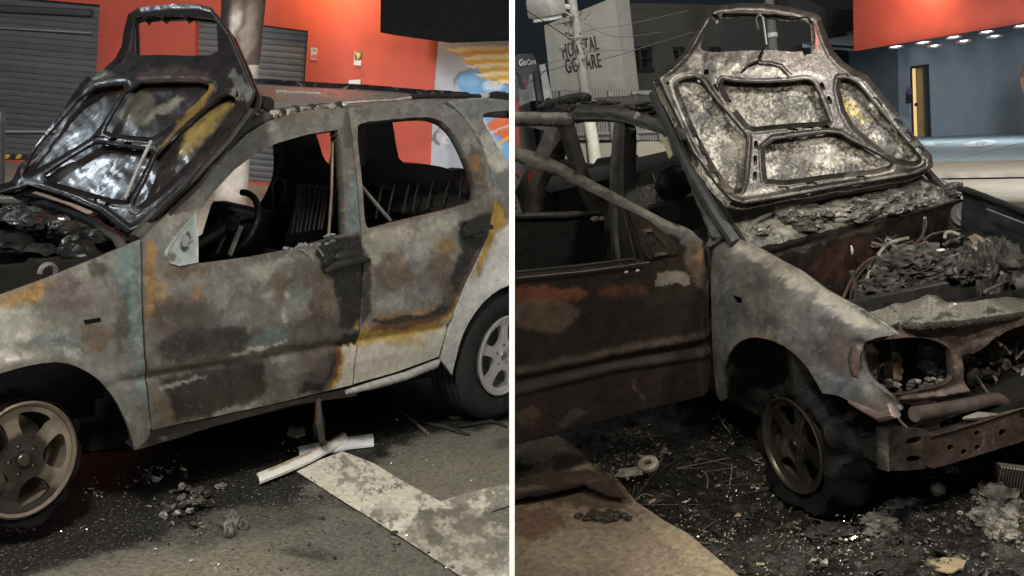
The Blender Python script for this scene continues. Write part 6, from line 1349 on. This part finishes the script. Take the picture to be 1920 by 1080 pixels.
m = MB(); p = PP(np.array([(1042, 8)]))[0] + tf * .3; m.box(p, (.42, .42, .30), rotz(.6), (.13, .127, .115), 0, .06); m.box(p - UP * .17, (.3, .3, .05), rotz(.6), (.5, .49, .44), 0, .02); m.tube([p + [0, 0, .02], PP(np.array([(1072, 14)]))[0]], .04, 8, (.2, .2, .18)); m.build(R, 'transformer_box', M_CONC, pr_)
sp = R.depth(1450, 110, 22); pr2 = vert(sp, sp + np.array([0, 1., 0]))
o2 = thing(R, 'utility_pole', 'thin distant grey pole with one white band, seen through the bonnet opening', 'pole', sp)
pts = np.array([R.depth(x, y, 22) for x, y in ((1438, -60), (1444, 20), (1451, 110), (1462, 260))]); m = MB(); m.tube(pts, .085, 12, (.13, .125, .11)); m.build(R, 'shaft', M_CONC, o2)
m = MB(); m.tube(np.array([R.depth(x, y, 21.9) for x, y in ((1448.3, 62), (1449, 70))]), .09, 12, (.6, .6, .56)); m.build(R, 'white_band', M_CONC, o2)
# wires
wires = [([(900, -20), (965, 6), (1020, 40), (1076, 78)], 13, .010, 'dark cable dropping from the upper left to the leaning pole'), ([(900, 172), (965, 166), (1010, 146), (1028, 126)], 14, .008, 'cable sagging low at the left beside the map pin sign'), ([(900, 150), (965, 140), (1030, 134), (1078, 116)], 15, .007, 'thin cable level with the top of the map pin sign'), ([(1090, 60), (1130, 52), (1170, 48), (1290, 20)], 16, .007, 'thin cable rising from the pole over the pale wall'), ([(1100, 118), (1160, 104), (1220, 84), (1300, 60)], 16, .009, 'pale cable climbing right across the dark building'), ([(960, 128), (1040, 118), (1100, 96), (1180, 94)], 16, .007, 'thin cable crossing the lettering'), ([(1080, 30), (1120, 60), (1160, 72), (1240, 60)], 16, .007, 'slack cable looping right from the pole head')]
for pts, d, r, lb in wires:
    q = smooth(pts, 3, False); m = MB(); m.tube([R.depth(x, y, d) for x, y in q], r * .55, 5, (.05, .05, .05)); tag(m.build(R, 'overhead_cable', M_VOID), lb, 'cable', 'overhead cables round the leaning pole')
# left edge: corrugated grey wall, map pin sign, red strip, sky is the world
gA = R.depth(975, 205, 19); GW = vert(gA, R.depth(1040, 205, 19.5))
o = sheet('metal_cladding', [(900, 128), (1022, 120), (1040, 205), (1040, 420), (900, 420)], GW, M_SHUT, None, (), .2, 4, None, (.38, .39, .38), [((.15, .15, .15), .7, 6, (985, 160, 16, 30)), ((.6, .6, .58), .6, 8, (1010, 180, 14, 14))]); tag(o, 'pale reflective cladding wall at the far left of the right street', 'wall')
m = MB(); m.tube([R.depth(1003, 120, 18.4), R.depth(1015, 205, 18.4), R.depth(1030, 330, 18.4)], .07, 8, (.04, .04, .042)); tag(m.build(R, 'sign_post', M_SOOT), 'dark post standing just right of the map pin sign', 'post')
sg = vert(R.depth(970, 130, 17.5), R.depth(1005, 130, 17.7))
ms = thing(R, 'clinic_sign', 'dark map pin shaped sign with white lettering at the left edge', 'sign', R.depth(985, 130, 17.5))
pin = smooth([(970, 104), (990, 99), (1003, 103), (1005, 128), (999, 137), (993, 140), (990, 156), (987, 171), (982, 158), (979, 142), (971, 136)], 1)
sheet('board', pin, sg, M_SIGN, ms, [], .12, 3, None, (.03, .028, .035), [((.16, .02, .025), .9, .8, [(980, 141), (984, 158), (987, 167), (990, 156), (992, 141), (989, 150), (987, 158), (984, 150)])], 0)
text(R, 'Go', sg, (971, 124), (984, 122), (0, -12), (.35, .35, .34), 'lettering', ms, .03); text(R, 'Care', sg, (986, 122), (1002, 120), (0, -10), (.32, .32, .31), 'lettering', ms, .03)
m = MB(); m.add([R.depth(x, y, 18.2) for x, y in ((955, 190), (972, 188), (974, 300), (957, 300))] + [R.depth(x, y, 18.5) for x, y in ((955, 190), (972, 188), (974, 300), (957, 300))], [[0, 1, 2, 3], [4, 5, 6, 7], [0, 1, 5, 4], [1, 2, 6, 5], [2, 3, 7, 6]], (.32, .03, .03)); tag(m.build(R, 'red_panel', M_SIGN), 'narrow red panel under the map pin sign at the left edge', 'panel')

# ------------------------------------------------------------------ person at the right edge (mostly outside the frame)
pf = ST(np.array([(1949, 268)]))[0]


def person():
    root = thing(R, 'person', 'person in a brown short sleeved shirt standing at the right edge', 'person', pf)
    rgt = np.array([R.M[0, 0], R.M[0, 1], 0]); rgt /= np.linalg.norm(rgt); fwd = np.array([rgt[1], -rgt[0], 0]); fwd *= np.sign(fwd @ (R.o - pf)); B = np.stack([rgt, fwd, UP], 1)

    def skin_body(name, js, edges, mt_, parent, lvl=2):
        me = bpy.data.meshes.new(name); ks = list(js); me.from_pydata([tuple(B @ np.array(js[k_][0])) for k_ in ks], [(ks.index(a), ks.index(b)) for a, b in edges], [])
        ob_ = link(bpy.data.objects.new(name, me)); md = ob_.modifiers.new('s', 'SKIN'); ob_.modifiers.new('ss', 'SUBSURF').levels = lvl
        for i, k_ in enumerate(ks): r_ = js[k_][1]; me.skin_vertices[0].data[i].radius = (r_, r_)
        me.skin_vertices[0].data[0].use_root = True
        dg = bpy.context.evaluated_depsgraph_get(); e = bpy.data.meshes.new_from_object(ob_.evaluated_get(dg)); bpy.data.objects.remove(ob_)
        v = np.array([x.co[:] for x in e.vertices]) + pf; f = [list(p.vertices) for p in e.polygons]
        return v, f
    J = {'pel': ((0, 0, .95), .13), 'sp': ((0, 0, 1.15), .13), 'ch': ((0, 0, 1.36), .15), 'nk': ((0, .01, 1.50), .055), 'hd': ((0, .02, 1.62), .085), 'hd2': ((0, .03, 1.70), .075)}
    ed = [('pel', 'sp'), ('sp', 'ch'), ('ch', 'nk'), ('nk', 'hd'), ('hd', 'hd2')]
    for s_, n_ in ((-1, 'l'), (1, 'r')):
        J.update({n_ + 'sh': ((.17 * s_, 0, 1.43), .062), n_ + 'el': ((.25 * s_, -.02, 1.16), .042), n_ + 'wr': ((.24 * s_, .10, .94), .028), n_ + 'pa': ((.235 * s_, .13, .87), .034), n_ + 'hp': ((.095 * s_, 0, .88), .085), n_ + 'kn': ((.105 * s_, .02, .49), .058), n_ + 'an': ((.11 * s_, -.02, .09), .042), n_ + 'to': ((.12 * s_, .14, .03), .035)})
        ed += [('ch', n_ + 'sh'), (n_ + 'sh', n_ + 'el'), (n_ + 'el', n_ + 'wr'), (n_ + 'wr', n_ + 'pa'), ('pel', n_ + 'hp'), (n_ + 'hp', n_ + 'kn'), (n_ + 'kn', n_ + 'an'), (n_ + 'an', n_ + 'to')]
        for i in range(5):
            a0 = np.array([(.235 + (.03 if i == 4 else 0)) * s_ * 1.0, .13, .87]); dx = (-.022 + .015 * i) if i < 4 else .03
            J[f'{n_}f{i}a'] = ((.235 * s_, .13 + dx, .845 if i < 4 else .87), .010); J[f'{n_}f{i}b'] = ((.232 * s_, .14 + dx * 1.2, .80 + (.035 if i == 4 else .006 * abs(i - 1))), .009); J[f'{n_}f{i}c'] = ((.222 * s_, .15 + dx * 1.2, .765 + (.05 if i == 4 else .01 * abs(i - 1))), .007)
            ed += [(n_ + 'pa', f'{n_}f{i}a'), (f'{n_}f{i}a', f'{n_}f{i}b'), (f'{n_}f{i}b', f'{n_}f{i}c')]
    v, f = skin_body('body', J, ed, M_SKIN, root)
    rel = (v - pf) @ B
    col_ = np.tile(np.array((.30, .17, .11)), (len(v), 1))
    finish(R, 'body', v, f, M_SKIN, root, col_)
    JS = {'sp': ((0, 0, 1.00), .150), 'm': ((0, 0, 1.2), .148), 'ch': ((0, 0, 1.37), .168), 'nk': ((0, .0, 1.47), .075)}
    es = [('sp', 'm'), ('m', 'ch'), ('ch', 'nk')]
    for s_, n_ in ((-1, 'l'), (1, 'r')):
        JS.update({n_ + 'sh': ((.175 * s_, 0, 1.43), .078), n_ + 'e': ((.235 * s_, -.015, 1.22), .066)}); es += [('ch', n_ + 'sh'), (n_ + 'sh', n_ + 'e')]
    v, f = skin_body('shirt', JS, es, M_CLOTH, root); finish(R, 'shirt', v, f, M_CLOTH, root, np.tile((.15, .09, .075), (len(v), 1)))
    JT = {'w': ((0, 0, 1.0), .145), 'p': ((0, 0, .92), .15)}; et = [('w', 'p')]
    for s_, n_ in ((-1, 'l'), (1, 'r')):
        JT.update({n_ + 'h': ((.10 * s_, 0, .84), .105), n_ + 'k': ((.107 * s_, .02, .49), .078), n_ + 'a': ((.11 * s_, -.02, .10), .068)}); et += [('p', n_ + 'h'), (n_ + 'h', n_ + 'k'), (n_ + 'k', n_ + 'a')]
    v, f = skin_body('trousers', JT, et, M_CLOTH, root); finish(R, 'trousers', v, f, M_CLOTH, root, np.tile((.04, .045, .06), (len(v), 1)))
    hh = MB(); hh.lump(pf + B @ np.array([0, .0, 1.70]), (.098, .105, .10), 2, .06, 3, 3, (.02, .016, .014)); hh.build(R, 'hair', M_CLOTH, root)
    def feature(name, at, rad, col_):
        q = MB(); q.lump(pf + B @ np.array(at), rad, 1, .04, 2, 2, col_); q.build(R, name, M_SKIN, root)
    for s_ in (-1, 1): feature('eye', [.034 * s_, .105, 1.665], (.014, .010, .008), (.05, .04, .035)); feature('ear', [.092 * s_, .02, 1.645], (.014, .022, .034), (.29, .16, .10))
    feature('nose', [0, .115, 1.635], (.015, .022, .024), (.30, .17, .11)); feature('mouth', [0, .103, 1.592], (.026, .010, .008), (.22, .09, .07))


person()

# ------------------------------------------------------------------ debris on the right
debris(R, 'glass_fragments', 'tiny glinting fragments strewn over the black debris around the right front wheel', 'fragments', 700, [(1130, 830), (1270, 765), (1345, 745), (1420, 850), (1530, 930), (1640, 950), (1640, 1075), (1400, 1080), (1200, 940)], (.04, .075), .005, [(.45, .38, .24), (.55, .52, .45), (.25, .21, .15), (.7, .66, .55)], M_SHARD, 11)
debris(R, 'burnt_shards', 'black burnt shards heaped between the open door, the wheel and the front of the right car', 'burnt scraps', 1500, [(1080, 830), (1270, 760), (1345, 745), (1410, 860), (1540, 950), (1680, 900), (1930, 850), (1930, 1085), (1400, 1085), (1180, 930)], (.01, .05), .011, [(.014, .013, .012), (.024, .021, .019), (.04, .035, .03), (.010, .010, .010), (.07, .063, .055)], M_CHAR, 12)
debris(R, 'ash_flakes', 'pale ash flakes lying in front of the exposed bumper beam and by the wheel', 'ash', 900, [(1340, 1010), (1420, 990), (1520, 1010), (1700, 990), (1760, 850), (1930, 900), (1930, 1085), (1350, 1085)], (.03, .06), .0055, [(.22, .20, .165), (.10, .09, .08), (.30, .28, .24), (.05, .045, .04)], M_CHAR, 13)
debris(R, 'gravel_ash', 'patch of pale crumbly ash on the ground below the middle of the bumper beam', 'ash', 500, [(1755, 850), (1790, 838), (1826, 850), (1822, 880), (1800, 888), (1762, 880)], (.02, .06), .007, [(.40, .37, .31), (.28, .26, .22), (.14, .13, .11)], M_CHAR, 14)
debris(R, 'tread_crumbs', 'grey crumbled windscreen glass lying on the paving edge under the open door', 'crumbled glass', 800, [(1070, 840), (1120, 815), (1190, 800), (1260, 850), (1200, 890), (1140, 900), (1100, 870)], (.05, .10), .006, [(.20, .19, .17), (.10, .095, .09), (.32, .3, .26), (.05, .048, .045)], M_CHAR, 15)
m = MB()
for i in range(30):
    x, y = RNG.uniform((1150, 800), (1640, 1040)); p = hit(R, x, y, 2, .04); q = [p + np.array([RNG.normal(0, .05) * t_, RNG.normal(0, .05) * t_, .025 * math.sin(t_) * RNG.random()]) for t_ in range(4)]
    m.tube(q, RNG.uniform(.0015, .0035), 5, [(.09, .075, .06), (.03, .027, .025), (.05, .042, .036), (.14, .10, .07)][i % 4])
for a in ([(1210, 872), (1240, 868), (1240, 850), (1248, 830)], [(1410, 862), (1440, 872), (1416, 872)], [(1372, 870), (1372, 890), (1368, 910)], [(1322, 885), (1328, 900), (1326, 915)], [(1345, 770), (1352, 790), (1370, 812)], [(1190, 940), (1205, 925), (1225, 930)]): m.tube([hit(R, x, y, 2, .06) for x, y in smooth(a, 1, False)], .003, 5, (.24, .205, .16))
o = m.build(R, 'burnt_wires', M_CHAR); tag(o, 'tangle of thin burnt wires strewn over the ground between door and wheel', 'wires'); o['kind'] = 'stuff'
m = MB(); c0 = hit(R, 1216, 871, 2, .09); m.lathe([(.018, .0), (.02, .02), (.034, .024), (.05, .016), (.054, .0), (.03, -.012)], c0, (.35, -.25, .9), 28, (.46, .43, .37)); m.lump(c0 + [-.02, -.10, -.02], (.05, .07, .016), 4, .5, 2, 3, (.40, .37, .31)); tag(m.build(R, 'metal_ring', M_BODYR), 'pale ring shaped metal cap lying in the black debris below the open door', 'metal ring')
m = MB(); m.lump(hit(R, 1862, 978, 2, .05), (.10, .06, .04), 3, .5, 2, 4, (.20, .185, .155), (.05, .047, .043)); m.lump(hit(R, 1884, 1000, 2, .06), (.07, .06, .05), 7, .5, 2.2, 4, (.30, .28, .235), (.07, .064, .057)); m.lump(hit(R, 1896, 966, 2, .07), (.05, .03, .03), 9, .5, 2.2, 3, (.2, .185, .16)); m.lump(hit(R, 1900, 1016, 2, .03), (.04, .05, .025), 12, .5, 2.2, 3, (.26, .24, .2))
tag(m.build(R, 'melted_lump', M_CHAR), 'whitish melted lump of aluminium on the ground at the lower right corner', 'melted metal')
m = MB(); m.lump(hit(R, 1758, 918, 2, .05), (.03, .03, .03), 3, .4, 2, 3, (.55, .52, .45)); tag(m.build(R, 'pale_stone', M_CHAR), 'small pale round lump on the ground under the left end of the bumper beam', 'stone')
m = MB(); m.lump(hit(R, 1800, 962, 2, .03), (.012, .012, .01), 5, .3, 2, 2, (.6, .58, .52)); tag(m.build(R, 'pale_pebble', M_CHAR), 'tiny white pebble on the ash between the beam and the frame bottom', 'pebble')
m = MB()
for i, (x, y, a, b) in enumerate(((1876, 935, .11, .05), (1720, 895, .10, .03), (1690, 890, .07, .03), (1740, 885, .04, .04), (1700, 945, .09, .02), (1840, 925, .06, .04), (1905, 905, .06, .05), (1560, 1000, .1, .03), (1655, 990, .08, .03), (1680, 1010, .04, .04), (1640, 980, .06, .04), (1920, 1060, .09, .02))):
    m.lump(hit(R, x, y, 2, .04), (a, a * .7, b), i + 400, .75, 2.0, 3, (.04, .036, .033), (.14, .125, .105) if i % 2 == 0 else (.04, .037, .034), rotz(i), True)
o = m.build(R, 'crumpled_scraps', M_CHAR); tag(o, 'crumpled dark scraps of metal and plastic under the bumper beam', 'scraps'); o['kind'] = 'stuff'
m = MB(); RP = plane3(R, hit(R, 1870, 915, 2, .02), hit(R, 1960, 930, 2, .02), hit(R, 1880, 880, 2, .16))
rq = RP(np.array([(1868, 918), (1960, 934), (1966, 886), (1876, 874)])); m.add(list(rq) + [p - np.array([.03, 0, -.01]) for p in rq], [[0, 1, 2, 3], [7, 6, 5, 4], [0, 1, 5, 4], [1, 2, 6, 5], [2, 3, 7, 6], [3, 0, 4, 7]], (.06, .055, .05))
for i in range(17): m.tube(RP(np.array([(1869 + i * 5.6, 917 + i), (1877 + i * 5.5, 876 + i * .7)])) + [.008, 0, .004], .005, 6, (.26, .24, .20))
tag(m.build(R, 'radiator_core', M_BODYR), 'fallen radiator core with bright fins lying below the bumper beam at the right edge', 'radiator')
m = MB(); pr4 = [(1742, 1052), (1768, 1044), (1812, 1050), (1806, 1064), (1776, 1076), (1750, 1066)]
o = sheet('cardboard_scrap', pr4, plane(R, (0, 0, .05), (0, 0, 1)), M_CONC, None, (), .006, 4, lambda v, P: .01 * fbm(v, 14, 3), (.34, .27, .16)); tag(o, 'tan scrap of cardboard at the bottom edge below the bumper beam', 'cardboard')

# ================================================================== divider: white panel added between the two halves, also blocks light across
dm = bpy.data.meshes.new('divider_panel')
z0, z1_, y0, y1 = 3.4, 46.0, -4.5, 3.2          # depth range, height range in view axes
bmv = []
for X in (-HW, HW):
    for (Y, Z) in ((y0 * 2.2, z0), (1.6, z0), (6.0, z1_), (-22, z1_)): bmv.append((X, Y, Z))
pts = [tuple((C2W @ np.array(v) + CAMLOC).tolist()) for v in bmv]
dm.from_pydata(pts, [], [[0, 1, 2, 3], [7, 6, 5, 4], [0, 4, 5, 1], [1, 5, 6, 2], [2, 6, 7, 3], [3, 7, 4, 0]])
dm.materials.append(mat('white_panel', .6, 0, .02, 2, 0, 20, .05, fixed=(.90, .90, .90)))
dv = link(bpy.data.objects.new('added_divider', dm)); tag(dv, 'thin white divider panel added between the two burnt cars, seen edge on', 'wall')


def mirrored(F, P, px, dist):
    """where to hang an added lamp so that it glints off surface P towards the viewer"""
    d = F.rays([px])[0]; d = d / np.linalg.norm(d); n = P.n / np.linalg.norm(P.n); q = P(np.array([px]))[0]
    r = d - 2 * (d @ n) * n; return q, q + r * dist


for F_, P_, px_, ds_, en_, cl_ in ((L, HL, (185, 330), 5.5, 9, (.80, .90, 1)), (R, HRp, (1440, 250), 5.0, 78, (1, .95, .86))):
    q_, w_ = mirrored(F_, P_, px_, ds_); print('GLINT', F_.side, q_, w_)
    lamp(F_, 'street_or_added_light', tuple(w_), tuple(q_), 'AREA', en_, cl_, .35)  # unseen lamp added to put glints on each raised bonnet
